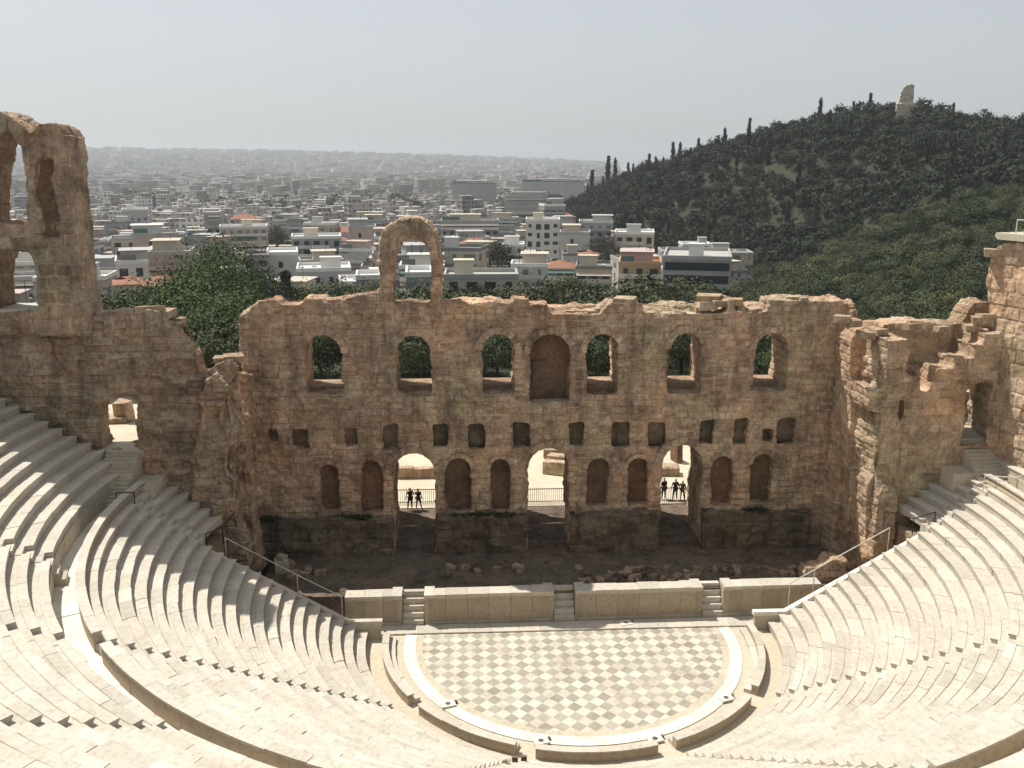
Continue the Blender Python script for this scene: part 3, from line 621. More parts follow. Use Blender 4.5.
# return wall on the left, with its broken slot
rl = ruin('return_wall', [([(YL+1.6, 1.2), (9.6, 1.2), (9.6, 14.6), (8.4, 15.2), (6.9, 9.0), (6.3, 8.5), (6.2, 15.0), (YL+1.6, 15.6)], [], 0, 1.2)], M['stone'], origin=(-21.3, 0, 0), along=(0, 1, 0), into=(1, 0, 0), vox=.14, rough=.2, erode=.4)
tag(rl, 'narrow broken return wall with a deep dark slot between the left wing and the stage wall', 'ruin wall')
# steps up to the two wing doors
for sx, lab in ((-1, 'dark flight of steps up to the bright doorway of the left wing wall'), (1, 'shaded flight of steps up to the doorway of the right wing wall')):
    e = MB(); xa = xz(111, 455, YL)[0] if sx < 0 else xz(959, 445, YL)[0]; xb = xz(139, 455, YL)[0] if sx < 0 else xz(988, 445, YL)[0]
    for q in range(14): e.box(xa-.15, xb+.15, 1.1+q*.28, 1.1+(q+1)*.28 if q < 13 else 4.95, 8.4, 8.62+(q+1)*.165, random.random())
    e.box(xa-.6, xb+.3, 4.95, 7.6, 10.2, 10.93, .5)
    a, b = (xb+.15, xb+1.5) if sx < 0 else (xa-1.5, xa-.15); e.box(a, b, 2.6, 5.1, 7.5, 9.3, .4)
    tag(e.build('door_steps', M['marble_old']), lab, 'steps')
mb = MB(); mb.box(-33, -22.5, 7.6, 16, 9, 10.9, .5); mb.box(23, 34, 7.6, 16, 9, 10.6, .5); tag(mb.build('side_terrace', M['sand']), kind='structure')
for u, v, s, X in ((118, 425, 1.5, 0), (123, 408, 1.0, 0), (116, 438, .9, 0), (966, 400, 1.6, 0), (976, 410, 1.3, 0), (964, 425, .7, 0)):
    p = atY(u, v, 11.5); e = MB(); e.rock((0, 0, s*.4), s*1.2, s, s*1.6, .3); o = tag(e.build('boulder', M['stone_pale']), 'rough boulder seen through the '+('left' if u < 500 else 'right')+' wing doorway', 'boulder', 'boulders behind the '+('left' if u < 500 else 'right')+' wing doorway'); o.location = (p.x, 11.5, p.z-s*.6)

# right side: return wall, wing wall in two layers, tower
XR = 18.2
RO = Vector((x_r-.35, YW+.1, 0)); RA = (Vector((19.75, 3.3, 0))-RO).normalized(); RN = Vector((-RA.y, RA.x, 0))
if RN.x < 0: RN = -RN
def onR(u, v): d = ray(u, v); C0 = Vector((CX, CY, CZ)); t = (RO-C0).dot(RN)/d.dot(RN); p = C0+d*t; return ((p-RO).dot(RA), p.z)
LR = (Vector((19.75, 3.3, 0))-RO).length
tr = [onR(u, v) for u, v in ((829, 300), (834, 308), (838, 317), (846, 320), (856, 322), (866, 328))]
R1_ = [(-.2, .8), (LR, .8), (LR, onR(862, 485)[1]), (LR-.5, onR(862, 470)[1]), (LR-.9, 9.5), (LR-.6, 12.0), (LR-.7, tr[-1][1]-.3)]+[(min(p[0], LR-.75), p[1]) for p in tr[::-1]]+[(-.2, tr[0][1])]
def opR(u0, u1, vt, vb): a0 = onR(u0, vb)[0]; a1, z1 = onR(u1, vb); zt = onR((u0+u1)/2, vt)[1]; return arch(a0, a1, z1, zt, min((a1-a0)/2, .8))
hR = [opR(838, 855, 343, 402), opR(846, 853, 445, 468), opR(832, 843, 466, 548), opR(846, 857, 490, 541)]
rr_ = empty('return_wall', 'sunlit return wall with a tall arched recess at the right end of the stage', 'ruin wall', (XR, 6, 1))
f = ruin('masonry', [(R1_, hR, 0, .7), (R1_, [], .6, 1.5)], M['stone_pale'], origin=tuple(RO), along=tuple(RA), into=tuple(RN), vox=.085, rough=.15, erode=.28)
f.parent = rr_; f.matrix_parent_inverse = Matrix.Translation(-Vector(rr_.location))
rw = empty('wing_wall', 'tan ruined wing wall with stair-stepped broken edge and doorway, right of the stage', 'ruin wall', (22, YL, 6))
ob = pl([(1006, 560), (1006, 305), (990, 306), (985, 312), (980, 320), (976, 327), (958, 328), (930, 326), (905, 326), (897, 328), (892, 336), (886, 333), (878, 331), (868, 334), (861, 345), (861, 600)], YL)
dr_ = arch(xz(958, 448, YL)[0], xz(991, 448, YL)[0], 10.6, xz(975, 386, YL)[1], .9)
zb = min(p[1] for p in ob)
fr = pl([(1006, 590), (1006, 333), (984, 333), (984, 344), (975, 344), (975, 357), (954, 357), (954, 368), (938, 368), (932, 379), (929, 390), (922, 390), (921, 377), (896, 377), (896, 388), (868, 388), (868, 412), (884, 414), (886, 402), (904, 402), (902, 420), (888, 428), (880, 446), (876, 472), (866, 486), (864, 590)], YL-.9)
dr2 = arch(xz(960, 448, YL-.9)[0], xz(992, 448, YL-.9)[0], 10.6, xz(975, 386, YL-.9)[1]+.2, .9)
f = ruin('masonry', [(ob, [dr_], 1.7, 3.4), (fr, [dr2], -.9, 1.8)], M['stone_pale'], origin=(0, YL, 0), vox=.09, rough=.12, erode=.14, course=.55)
f.parent = rw; f.matrix_parent_inverse = Matrix.Translation(-Vector(rw.location))
TO = Vector((26.5, 6.0, 0)); TA = Vector((.27, -.963, 0)).normalized(); TN = Vector((.963, .27, 0)).normalized()
def onT(u, v): d = ray(u, v); C0 = Vector((CX, CY, CZ)); t = (TO-C0).dot(TN)/d.dot(TN); p = C0+d*t; return ((p-TO).dot(TA), p.z)
to = [onT(u, v) for u, v in ((986, 480), (986, 320), (988, 300), (987, 285), (990, 262), (993, 250), (997, 246), (1002, 241))]
zt = to[-1][1]; LT = 6.5
tp = [(to[0][0], 8.0)]+to[1:]+[(LT, zt+.05), (LT, 8.0)]
rt_ = empty('ruined_tower', 'sunlit tan tower wall at the right edge with a flat slab on top', 'tower', (27, 5, 9))
f = ruin('masonry', [(tp, [], 0, 2.6)], M['stone_pale'], origin=tuple(TO), along=tuple(TA), into=tuple(TN), vox=.10, rough=.12, course=.85, erode=.18)
f.parent = rt_; f.matrix_parent_inverse = Matrix.Translation(-Vector(rt_.location))
e = MB(); prism_mb(e, [(to[-1][0]-.1, zt+.1), (LT, zt+.1), (LT, zt+.5), (to[-1][0]-.25, zt+.5), (to[-1][0]-.3, zt+.3)], TA, TN, TO, -.3, 2.9, .6); o = e.build('top_slab', M['marble_old'], rt_); o.matrix_parent_inverse = Matrix.Translation(-Vector(rt_.location))
pr = TO+TA*(to[-1][0]+.5)+TN*.3
rl_ = empty('viewing_rail', 'small rail of thin posts standing on the slab of the right tower', 'railing', (pr.x, pr.y, zt+.5), None, math.atan2(TA.y, TA.x))
for i, dx in enumerate((-.4, .15, .75)):
    e = MB(); e.tube((dx, 0, 0), (dx, 0, .85), .035, 6); e.build('post', M['steel'] if i else M['bark'], rl_)
e = MB(); e.tube((.15, 0, .82), (.75, 0, .82), .03, 6); e.build('rail', M['steel'], rl_)
for u, v, s in ((995, 252, 1.), (982, 320, 1.0), (990, 318, 1.2), (1000, 322, 1.1), (972, 327, .8), (866, 334, .9), (878, 331, .8), (852, 322, .9), (842, 318, .8), (912, 326, .8), (942, 328, .7), (888, 376, .6), (1010, 326, 1.)):
    p = atY(u, v, YL+.5); e = MB(); e.rock((0, 0, 0), s*1.3, s*1.0, s*.55); o = tag(e.build('loose_block', M['stone_pale']), 'loose pale block on '+('the top of the right return wall' if u < 870 else 'the low left part of the right wing wall top' if u < 920 else 'the level middle of the right wing wall top' if u < 975 else 'the foot of the right tower'), 'stone block', 'loose blocks on the right wing wall'); o.location = (p.x, YL+.5, p.z-.05)
# low masonry at the right end of the stage
lo = ruin('low_wall', [([(15.6, 1.0), (18.3, 1.0), (18.3, 3.1), (17.4, 3.3), (16.8, 2.9), (15.7, 2.7)], [], 0, 1.3)], M['stone_pale'], origin=(0, 3.75, 0), vox=.11, rough=.2, erode=.3)
tag(lo, 'low broken wall of pale stones at the right end of the dark stage', 'low wall')

# thin handrails
def rail(name, lab, pts, mat, r=.03, post=None, grp=None):
    root = empty(name, lab, 'railing', pts[0], grp); O = Vector(pts[0])
    e = MB()
    for a, b in zip(pts, pts[1:]): e.tube(Vector(a)-O, Vector(b)-O, r)
    e.build('rail', mat, root)
    for p in pts if post else []:
        e = MB(); e.tube(Vector(p)-O-Vector((0, 0, post)), Vector(p)-O, r); e.build('post', mat, root)
    return root
rail('handrail', 'thin pale handrail rising beside the white coping at the right', [(13.9, 1.7, 2.6), (15.4, 1.7, 3.5), (19.9, 1.7, 6.2)], M['steel'], .035, 1.5)
rail('handrail', 'thin handrail sloping beside the shaded coping at the left', [(-13.9, 1.7, 2.4), (-16.5, 1.7, 3.9), (-20.6, 1.7, 6.4)], M['steel'], .03, 1.3)
rail('guard_rail', 'short railing at the head of the white coping on the right', [(19.9, 4.3, 7.2), (19.9, 2.5, 7.0), (21.2, 1.4, 6.9), (22.4, 1.2, 7.4)], M['iron'], .035, 1.1)
rail('guard_rail', 'short dark railing at the head of the shaded coping on the left', [(-20.6, 4.3, 7.0), (-20.9, 2.4, 6.8), (-21.6, 1.4, 6.8)], M['iron'], .035, 1.1)
rail('step_rail', 'thin rail beside the steps of the right wing door', [(25.2, 1.2, 9.7), (26.6, .2, 9.9), (27.4, -.6, 10.9)], M['steel'], .03, 1.0)
rail('step_rail', 'dark rail posts below the steps of the left wing door', [(-26.4, 1.1, 9.6), (-25.4, 1.1, 9.6)], M['iron'], .035, 1.0)
# small things on the paving: wired floor boxes on the ring
for u, v, lb in ((448, 704, 'left side, near the shaded seats'), (541, 741, 'bottom, in the left parapet gap'), (655, 739, 'bottom, in the right parapet gap'), (726, 698, 'right side of the ring'), (626, 623, 'on the far kerb below the stage front')):
    p = atZ(u, v, .1); t = empty('floor_box', 'small white box with a dark round mark, '+lb, 'box', (p.x, p.y, .04), 'small boxes on the orchestra ring')
    e = MB(); e.box(-.38, .38, -.27, .27, 0, .10, .9, rz=.3); e.build('lid', M['white'], t)
    e = MB(); e.tube((0, 0, .10), (0, 0, .112), .14, 14); e.tube((.42, .2, 0), (.42, .2, .12), .09, 8); e.build('mark', M['stone_low'], t)
for u, v in ((505, 762), (515, 758), (524, 757), (508, 765)):
    p = atZ(u, v, 1.2); e = MB(); e.rock((0, 0, .1), .3, .2, .25); o = tag(e.build('stone_chip', M['stone_low']), 'small dark stone chip on the front seats at the bottom middle', 'stone chip', 'dark chips on the front seats'); o.location = (p.x, p.y, 1.05)

# ---------------------------------------------------------------- people, fence and things on the plaza
def skin_fig(name, verts, edges, radii, mat, parent, lv=1):
    me = bpy.data.meshes.new(name); me.from_pydata(verts, edges, []); o = bpy.data.objects.new(name, me); COL.objects.link(o)
    s = o.modifiers.new('s', 'SKIN'); s.use_smooth_shade = True
    for i, r in enumerate(radii): me.skin_vertices[0].data[i].radius = (r, r*.85) if not isinstance(r, tuple) else r
    me.skin_vertices[0].data[0].use_root = True
    b = o.modifiers.new('b', 'SUBSURF'); b.levels = lv; b.render_levels = lv
    dg = bpy.context.evaluated_depsgraph_get(); dg.update(); m2 = bpy.data.meshes.new_from_object(o.evaluated_get(dg)); o.modifiers.clear(); o.data = m2
    m2.materials.clear(); m2.materials.append(mat); o.parent = parent; return o
M['skin'] = plain('skin', (.45, .29, .21), .6, .05); M['hair'] = plain('dark hair', (.03, .022, .018), .6)
def person(lab, x, y, z, rz, shirt, trous, pose=0, h=1.72, legc=None):
    s = h/1.72; sh = plain('shirt', shirt, .9, .1); tm = plain('trousers', trous, .9, .1)
    root = empty('person', lab, 'person', (x, y, z), None, rz)
    g = {0: ((.16, .0), (-.16, 0)), 1: ((.12, .05), (-.2, -.04)), 2: ((.2, .12), (-.14, -.1))}[pose]
    a = {0: [(.24, 0, 1.12), (.27, .06, .86)], 1: [(.28, 0, 1.15), (.16, .22, 1.1)], 2: [(.27, -.03, 1.13), (.33, .05, .88)]}[pose]
    bb = {0: [(-.25, .0, 1.12), (-.27, .05, .86)], 1: [(-.28, .0, 1.14), (-.34, .02, .88)], 2: [(-.26, .06, 1.16), (-.1, .24, 1.28)]}[pose]
    V = [(0, 0, .95), (0, 0, 1.12), (0, 0, 1.30), (0, 0, 1.45), (0, .01, 1.53), (0, .02, 1.62), (0, .01, 1.69),
         (.09, 0, .90), (g[0][0]*.8, g[0][1]*.6+.02, .50), (g[0][0], g[0][1], .09), (g[0][0], g[0][1]+.15, .04),
         (-.09, 0, .90), (g[1][0]*.8, g[1][1]*.6+.02, .50), (g[1][0], g[1][1], .09), (g[1][0], g[1][1]+.15, .04),
         (.17, 0, 1.41), a[0], a[1], (a[1][0], a[1][1]+.04, a[1][2]-.1), (-.17, 0, 1.41), bb[0], bb[1], (bb[1][0], bb[1][1]+.04, bb[1][2]-.1)]
    E = [(0, 1), (1, 2), (2, 3), (3, 4), (4, 5), (5, 6), (0, 7), (7, 8), (8, 9), (9, 10), (0, 11), (11, 12), (12, 13), (13, 14), (3, 15), (15, 16), (16, 17), (17, 18), (3, 19), (19, 20), (20, 21), (21, 22)]
    rd = [.15, .13, .16, .10, .055, .095, .07, .10, .065, .045, .035, .10, .065, .045, .035, .065, .045, .033, .035, .065, .045, .033, .035]
    V = [tuple(c*s for c in v) for v in V]; rd = [q*s for q in rd]
    skin_fig('body', V, E, rd, M['skin'], root, 2)
    sv = [0, 1, 2, 3, 15, 16, 19, 20]; idx = {q: i for i, q in enumerate(sv)}
    skin_fig('shirt', [V[i] for i in sv], [(idx[p], idx[q]) for p, q in ((0, 1), (1, 2), (2, 3), (3, 15), (15, 16), (3, 19), (19, 20))], [rd[i]*1.14+.008 for i in sv], sh, root)
    sv = [0, 7, 8, 9, 11, 12, 13]; idx = {q: i for i, q in enumerate(sv)}
    skin_fig('trousers', [V[i] for i in sv], [(idx[p], idx[q]) for p, q in ((0, 7), (7, 8), (8, 9), (0, 11), (11, 12), (12, 13))], [rd[i]*1.15+.008 for i in sv], tm, root)
    hv = [(0, -.02*s, 1.62*s), (0, -.015*s, 1.71*s)]; skin_fig('hair', hv, [(0, 1)], [.10*s, .085*s], M['hair'], root)
zp_ = 2.03
def feet(u, v): return atZ(u, v, zp_)
p = feet(410.5, 509.5); person('person standing on the left of a pair in the left doorway, in dark clothes', p.x, p.y, zp_, .2, (.03, .03, .035), (.03, .03, .04), 1, 1.8)
p = feet(418.5, 509); person('person in a dark flared top on the right of the pair in the left doorway', p.x, p.y, zp_, -.3, (.05, .04, .035), (.06, .05, .05), 2, 1.7)
p = feet(663.5, 499); person('person at the left side of the right doorway, in black clothes', p.x, p.y, zp_, .4, (.025, .025, .03), (.03, .03, .035), 0, 1.8)
p = feet(675, 500); person('person in the middle of three at the right doorway, in dark blue trousers', p.x, p.y, zp_, 3.0, (.03, .03, .035), (.03, .045, .08), 2, 1.8)
p = feet(682, 500); person('shorter person on the right of three at the right doorway, in brown clothes', p.x, p.y, zp_, 2.6, (.08, .045, .035), (.05, .045, .045), 1, 1.65)
for i, (u0, u1, lb) in enumerate(((390, 442, 'left'), (522, 574, 'middle'), (654, 704, 'right'))):
    a = feet(u0, 504-(i*1)); b = feet(u1, 504-(i*1)); t = empty('iron_fence', 'dark iron bar fence across the %s doorway' % lb, 'fence', (a.x, a.y, zp_)); L = b.x-a.x; n = int(L/.16)
    for zz in (.12, 1.15): e = MB(); e.tube((0, 0, zz), (L, 0, zz), .03); e.build('rail', M['iron'], t)
    e = MB()
    for q in range(n+1): e.tube((q*L/n, 0, 0), (q*L/n, 0, 1.25), .016, 4)
    e.build('bars', M['iron'], t)
# stones and walls beyond the doors
for (u0, u1, v, hgt, lb) in ((396, 440, 479, .9, 'low dark stone wall crossing the plaza behind the left doorway'),):
    a = feet(u0, v); b = feet(u1, v); e = MB(); x = a.x
    while x < b.x: w = random.uniform(.5, 1.1); e.box(x, x+w-.02, a.y, a.y+.7, zp_-.1, zp_+hgt+random.uniform(-.1, .1)); x += w
    tag(e.build('low_wall', M['stone']), lb, 'low wall')
for (u, v, w, h, lb) in ((556, 473, 2.3, 1.1, 'big pale stone slab lying lowest of the pile behind the middle doorway'), (558, 464, 2.0, .9, 'pale stone slab in the middle of the pile behind the middle doorway'), (554, 457, 1.8, .8, 'grey stone slab farthest back in the pile behind the middle doorway'), (664, 474, 2.6, .8, 'flat dark stone bench behind the people in the right doorway'), (676, 461, .6, 1.6, 'small reddish stand behind the right doorway')):
    p = feet(u, v); e = MB(); e.rock((0, 0, h/2-.02), w, 1.3, h, .12); o = tag(e.build('stone_slab', M['niche'] if 'reddish' in lb else M['stone_grey']), lb, 'stone slab'); o.location = (p.x, p.y, zp_)

# ---------------------------------------------------------------- trees
def crown_arrays(kind, seed, clumps, per, leaf, w, h, z0, spread=1.0):
    g = np.random.default_rng(seed); C = []
    for i in range(clumps):
        if kind == 'cypress':
            t = g.random()**.8; r = w*.5*(math.sin(math.pi*min(1, t*.85+.15))**.7)*(1-t*.55)*math.sqrt(g.random()); a = g.random()*6.283; C.append((r*math.cos(a), r*math.sin(a), z0+h*t))
        else:
            a = g.random()*6.283; ph = math.acos(1-1.55*g.random()); rr = .55+.45*g.random()**.5
            lob = 1+.22*math.sin(3*a+seed)+.15*math.sin(5*a+2.1*seed)
            C.append((w*.5*rr*lob*math.sin(ph)*math.cos(a), w*.5*rr*lob*math.sin(ph)*math.sin(a), z0+h*.42+h*.56*rr*math.cos(ph)*(1+.12*math.sin(2*a+seed))))
    C = np.array(C); n = clumps*per; ci = np.repeat(np.arange(clumps), per)
    cs = w*(.10 if kind == 'cypress' else .10)*spread
    P = C[ci]+g.normal(0, 1, (n, 3))*cs*np.array([1, 1, .62 if kind != 'cypress' else 1.6])
    ctr = np.array([0, 0, z0+h*(.35 if kind != 'cypress' else .5)]); out = P-ctr; out /= np.linalg.norm(out, axis=1)[:, None]+1e-6
    loc = P-C[ci]; loc /= np.linalg.norm(loc, axis=1)[:, None]+1e-6
    nn = out*.7+loc*.6+g.normal(0, .38, (n, 3)); nn /= np.linalg.norm(nn, axis=1)[:, None]
    U = np.cross(nn, g.normal(0, 1, (n, 3))); U /= np.linalg.norm(U, axis=1)[:, None]; V = np.cross(nn, U)
    s = (leaf*(.6+.8*g.random(n)))[:, None]
    Q = np.stack([P-U*s-V*s*.35, P+V*s*.55-U*s*.1, P+U*s+V*s*.3, P-V*s*.6+U*s*.1], 1)
    tone = np.clip(g.random(clumps)[ci]*.75+g.random(n)*.25, 0, 1)
    return Q.reshape(-1, 3), tone
def quads_mesh(name, V, tone, mat):
    n = len(V)//4; me = bpy.data.meshes.new(name); me.vertices.add(len(V)); me.vertices.foreach_set('co', V.astype(np.float32).ravel())
    me.loops.add(4*n); me.loops.foreach_set('vertex_index', np.arange(4*n, dtype=np.int32)); me.polygons.add(n); me.polygons.foreach_set('loop_start', np.arange(0, 4*n, 4, dtype=np.int32))
    me.update(calc_edges=True); a = me.attributes.new('tone', 'FLOAT', 'FACE'); a.data.foreach_set('value', tone.astype(np.float32)); me.materials.append(mat); return me
def trunk_mesh(h, r, w, seed, z0, straight=False):
    rs = random.Random(seed); e = MB(); p = Vector((0, 0, -.6)); q = Vector((rs.uniform(-.05, .05)*h, rs.uniform(-.05, .05)*h, z0+h*.12)); e.tube(p, q, r, 7, r*.7)
    if straight: e.tube(q, (0, 0, z0+h*.8), r*.7, 6, r*.15)
    else:
        for i in range(5):
            a = i*1.257+rs.uniform(-.3, .3); L = rs.uniform(.2, .38)*w; t = q+Vector((math.cos(a)*L, math.sin(a)*L, h*rs.uniform(.25, .5))); m = (q+t)/2+Vector((math.cos(a)*L*.15, math.sin(a)*L*.15, -.03*h)); e.tube(q, m, r*.5, 5, r*.35); e.tube(m, t, r*.35, 5, r*.1)
    me = e.mesh('trunk'); me.materials.append(M['bark']); return me
TV = {}
def tree_kind(key, kind, seed, clumps, per, leaf, w, h, z0, mat, tr=.25):
    V, t = crown_arrays(kind, seed, clumps, per, leaf, w, h, z0); TV[key] = (quads_mesh('crown', V, t, M[mat]), trunk_mesh(h, tr, w, seed, z0, kind == 'cypress'), V, t, w, h+z0)
for i in range(5): tree_kind('far%d' % i, 'round', 30+i, 28, 19, .50, 7.6, 6.4, 1.2, 'leaf_dark')
for i in range(5): tree_kind('mid%d' % i, 'round', 50+i, 64, 62, .19, 7.5, 5.6, 1.4, 'leaf')
for i in range(2): tree_kind('cyp%d' % i, 'cypress', 70+i, 60, 14, .5, 2.6, 12, .4, 'cypress', .2)
tree_kind('pine', 'round', 90, 190, 110, .15, 13, 14, 3.5, 'leaf_bright', .4)
tree_kind('pine3', 'round', 93, 120, 90, .15, 9, 10, 2.5, 'leaf_bright', .35)
tree_kind('pine2', 'round', 92, 120, 90, .15, 9, 10, 2.5, 'leaf_dark', .35)
def put_tree(key, x, y, s, name, lab, cat, grp=None, z=None, sz=1, mat=None):
    t = TV[key]; z = float(terr(x, y)) if z is None else z
    root = empty(name, lab, cat, (x, y, z-.1), grp, random.uniform(0, 6.28)); root.scale = (s, s, s*sz)
    for nm, me in (('crown', t[0]), ('trunk', t[1])):
        c = bpy.data.objects.new(nm, me); COL.objects.link(c); c.parent = root
    return root
def azd(az, d): a = R(az); return CX+d*math.sin(a), CY+d*math.cos(a)
def on_ray(u, d): q = ray(u, 384-FPX*math.tan(PITCH)*0-220); hd = math.hypot(q.x, q.y); return CX+q.x/hd*d, CY+q.y/hd*d
AZU = lambda u: math.degrees(math.atan((u-512)/918.))+2.97
random.seed(21)
mx, my = azd(AZU(899), 470)
# single trees that can be told apart
def named(key, u, vtop, d, lab, name='tree', cat='tree', w=1, grp=None):
    a = AZU(u); x, y = azd(a, d); z0 = float(terr(x, y)); q = ray(u, vtop); hd = math.hypot(q.x, q.y); zt = CZ+q.z/hd*d; s = max(.25, (zt-z0)/TV[key][5]); return put_tree(key, x, y, s*w, name, lab, cat, grp, z0, 1/w)
named('pine', 205, 240, 112, 'large bright green tree rising behind the gap at the left of the stage wall', 'broad_tree', w=.85)
named('pine3', 165, 276, 128, 'wide green tree just left of the large bright tree behind the left wing', 'broad_tree')
named('pine2', 246, 268, 122, 'smaller round tree against the left end of the stage wall', 'broad_tree')
named('pine2', 497, 240, 250, 'dark cone-shaped conifer among the roofs right of the lone arch', 'conifer', w=.8)
named('pine2', 606, 236, 300, 'broad green tree between the white blocks and the flat white roof', 'broad_tree')
named('pine2', 272, 226, 420, 'dark tree between apartment blocks left of the centre', 'broad_tree', w=.8)
named('cyp0', 278, 274, 150, 'slim dark cypress behind the left end of the stage wall top', 'cypress', w=1.2)
named('cyp1', 652, 279, 150, 'slim dark cypress in front of the terracotta roofed building', 'cypress', w=1.3)
for u, vt, d, lab in ((608, 157, 612, 'tallest thin cypress at the left foot of the wooded hill skyline'), (615, 159, 606, 'thin cypress just right of the tallest one at the left end of the hill'), (672, 143, 575, 'left one of two thin cypresses standing close together on the skyline'), (679, 143, 571, 'right one of two thin cypresses standing close together on the skyline'), (697, 139, 561, 'tall dark cypress on the skyline left of the hill middle'), (714, 139, 555, 'short cypress on the skyline between two taller ones'), (724, 135, 550, 'cypress on the skyline right of the short one'), (763, 128, 532, 'small cypress poking over the round trees on the upper slope'), (864, 94, 484, 'tall dark cypress left of the stone monument on the summit'), (848, 102, 489, 'short dark cypress left of the tall summit cypress'), (913, 101, 470, 'little cypress just right of the stone monument'), (948, 176, 330, 'tall lone cypress standing in the middle of the wooded slope'), (952, 200, 300, 'dark slim cypress low on the slope below the lone one')):
    named('cyp%d' % (u % 2), u, vt, d, lab, 'cypress', w=.9 if vt > 170 else 1.0)
for i_, (u, vt, d) in enumerate(((592, 171, 628), (628, 163, 600), (633, 164, 596), (655, 157, 585), (690, 148, 565), (704, 147, 558), (742, 138, 544), (778, 127, 522), (822, 114, 500))):
    named('cyp%d' % (i_ % 2), u, vt, d, 'small pointed cypress on the '+('low left end' if u < 640 else 'left part' if u < 700 else 'middle' if u < 760 else 'upper right part')+' of the hill ridge', 'cypress', w=1.15, grp='small cypresses along the hill ridge')
# the wooded slopes: every tree placed on the terrain, the nearest ones as things of their own
pts = []
def try_pt(x, y, sz):
    for (a, b, c) in pts_near(x, y):
        if (a-x)**2+(b-y)**2 < (sz*.42+c*.42)**2*4*.27: return False
    pts.append((x, y, sz)); cell.setdefault((int(x//12), int(y//12)), []).append((x, y, sz)); return True
cell = {}
def pts_near(x, y):
    i, j = int(x//12), int(y//12)
    for a in (-1, 0, 1):
        for b in (-1, 0, 1):
            for q in cell.get((i+a, j+b), ()): yield q
def n7(x, y): return vnoise(np.array([[x/14, y/14, 5.]]), 79)[0]
for _ in range(90000):
    d = math.sqrt(random.uniform(100**2, 690**2)); a = random.uniform(-4.5, 34); x, y = azd(a, d); hz = float(hillz(x, y))
    u = 512+918*math.tan(R(a-2.97))
    if hz < 1.2 and float(inside(x, y)) < 3:
        if d > 260 and a < 19: continue
        if d > 205+max(0, (u-700))*1.5 and a < 19: continue
        if a < 17.2 and d > 170: continue
        if a < 17.2 and d > 128 and n7(x, y) < -.35: continue
    if d > 400 and hz > 0:
        pass
    if abs(a-24) < 1.2 and 318 < d < 336: continue
    n = vnoise(np.array([[x/28, y/28, 0.]]), 77)[0]
    if n < -.97: continue
    if math.hypot(x-mx, y-my) < 9 or (d < 470 and d > 440 and abs(a-AZU(899)) < .9): continue
    sz = random.uniform(.75, 1.25)*(7.0 if d > 220 else 6.6)*(1.5 if (a < 17.2 and d > 118 and d < 175) else 1)
    try_pt(x, y, sz)
pts.sort(key=lambda p: math.hypot(p[0]-CX, p[1]-CY))
vis = []
for x, y, sz in pts:
    z = float(terr(x, y)); u, v, dd = prj(x, y, z+5.5)
    if -25 < u < 1050 and v < 345: vis.append((x, y, sz, z, u, v))
NT = 285
TB = [(455, 'right beside the lone arch'), (480, 'between lone arch and third window'), (505, 'over the third window'), (530, 'left of the central niche'), (560, 'over the central niche'), (585, 'right of the central niche'), (610, 'over the fifth window'), (635, 'right of the fifth window'), (660, 'left of the sixth window'), (690, 'over the sixth window'), (715, 'right of the sixth window'), (745, 'left of the seventh window'), (775, 'over the seventh window'), (805, 'right of the seventh window'), (832, 'over the right end of the stage wall'), (860, 'over the right return wall'), (890, 'over the left part of the right wing wall'), (925, 'over the middle of the right wing wall'), (955, 'over the right part of the right wing wall'), (985, 'just left of the right tower'), (1100, 'behind the right tower')]
def glab(u, v, x, y):
    q = next(t for b, t in TB if u < b); d = math.hypot(x-CX, y-CY)
    rw = 'nearest' if v > 322 else ('lowest' if v > 312 else ('low' if v > 303 else ('mid-slope' if v > 295 else ('higher' if v > 288 else ('high' if v > 280 else 'topmost')))))
    return '%s %s green tree %s' % (rw, 'small round' if random.random() < .33 else ('broad round' if random.random() < .5 else 'middle-sized round'), q)
for i, (x, y, sz, z, u, v) in enumerate(vis[:NT]):
    k = 'mid%d' % random.randrange(5)
    put_tree(k, x, y, sz/7.0, 'grove_tree', glab(u, v, x, y), 'tree', 'trees of the grove and lower hill slope', z, random.uniform(.85, 1.15))
VV = []; TT = []
for x, y, sz, z, u, v in vis[NT:]:
    t = TV['far%d' % random.randrange(5)] if random.random() > .035 or math.hypot(x-CX, y-CY) < 330 else TV['cyp%d' % random.randrange(2)]; a = random.uniform(0, 6.28); ca, sa = math.cos(a), math.sin(a); s = sz/7.6; V = t[2]*np.array([s, s, s*random.uniform(.85, 1.3)])
    V = np.stack([V[:, 0]*ca-V[:, 1]*sa+x, V[:, 0]*sa+V[:, 1]*ca+y, V[:, 2]+z-.6], 1); VV.append(V); dq = math.hypot(x-CX, y-CY); TT.append(np.clip(t[3]*.5+random.uniform(0, .35)+(.22 if dq < 250 else .1 if dq < 320 else -.05), 0, 1))
if VV:
    me = quads_mesh('hill_forest', np.concatenate(VV), np.concatenate(TT), M['leaf_dark']); o = bpy.data.objects.new('hill_forest', me); COL.objects.link(o)
    tag(o, 'dense dark pine and olive wood covering the hill', 'forest', kind='stuff')
print('trees', len(vis))
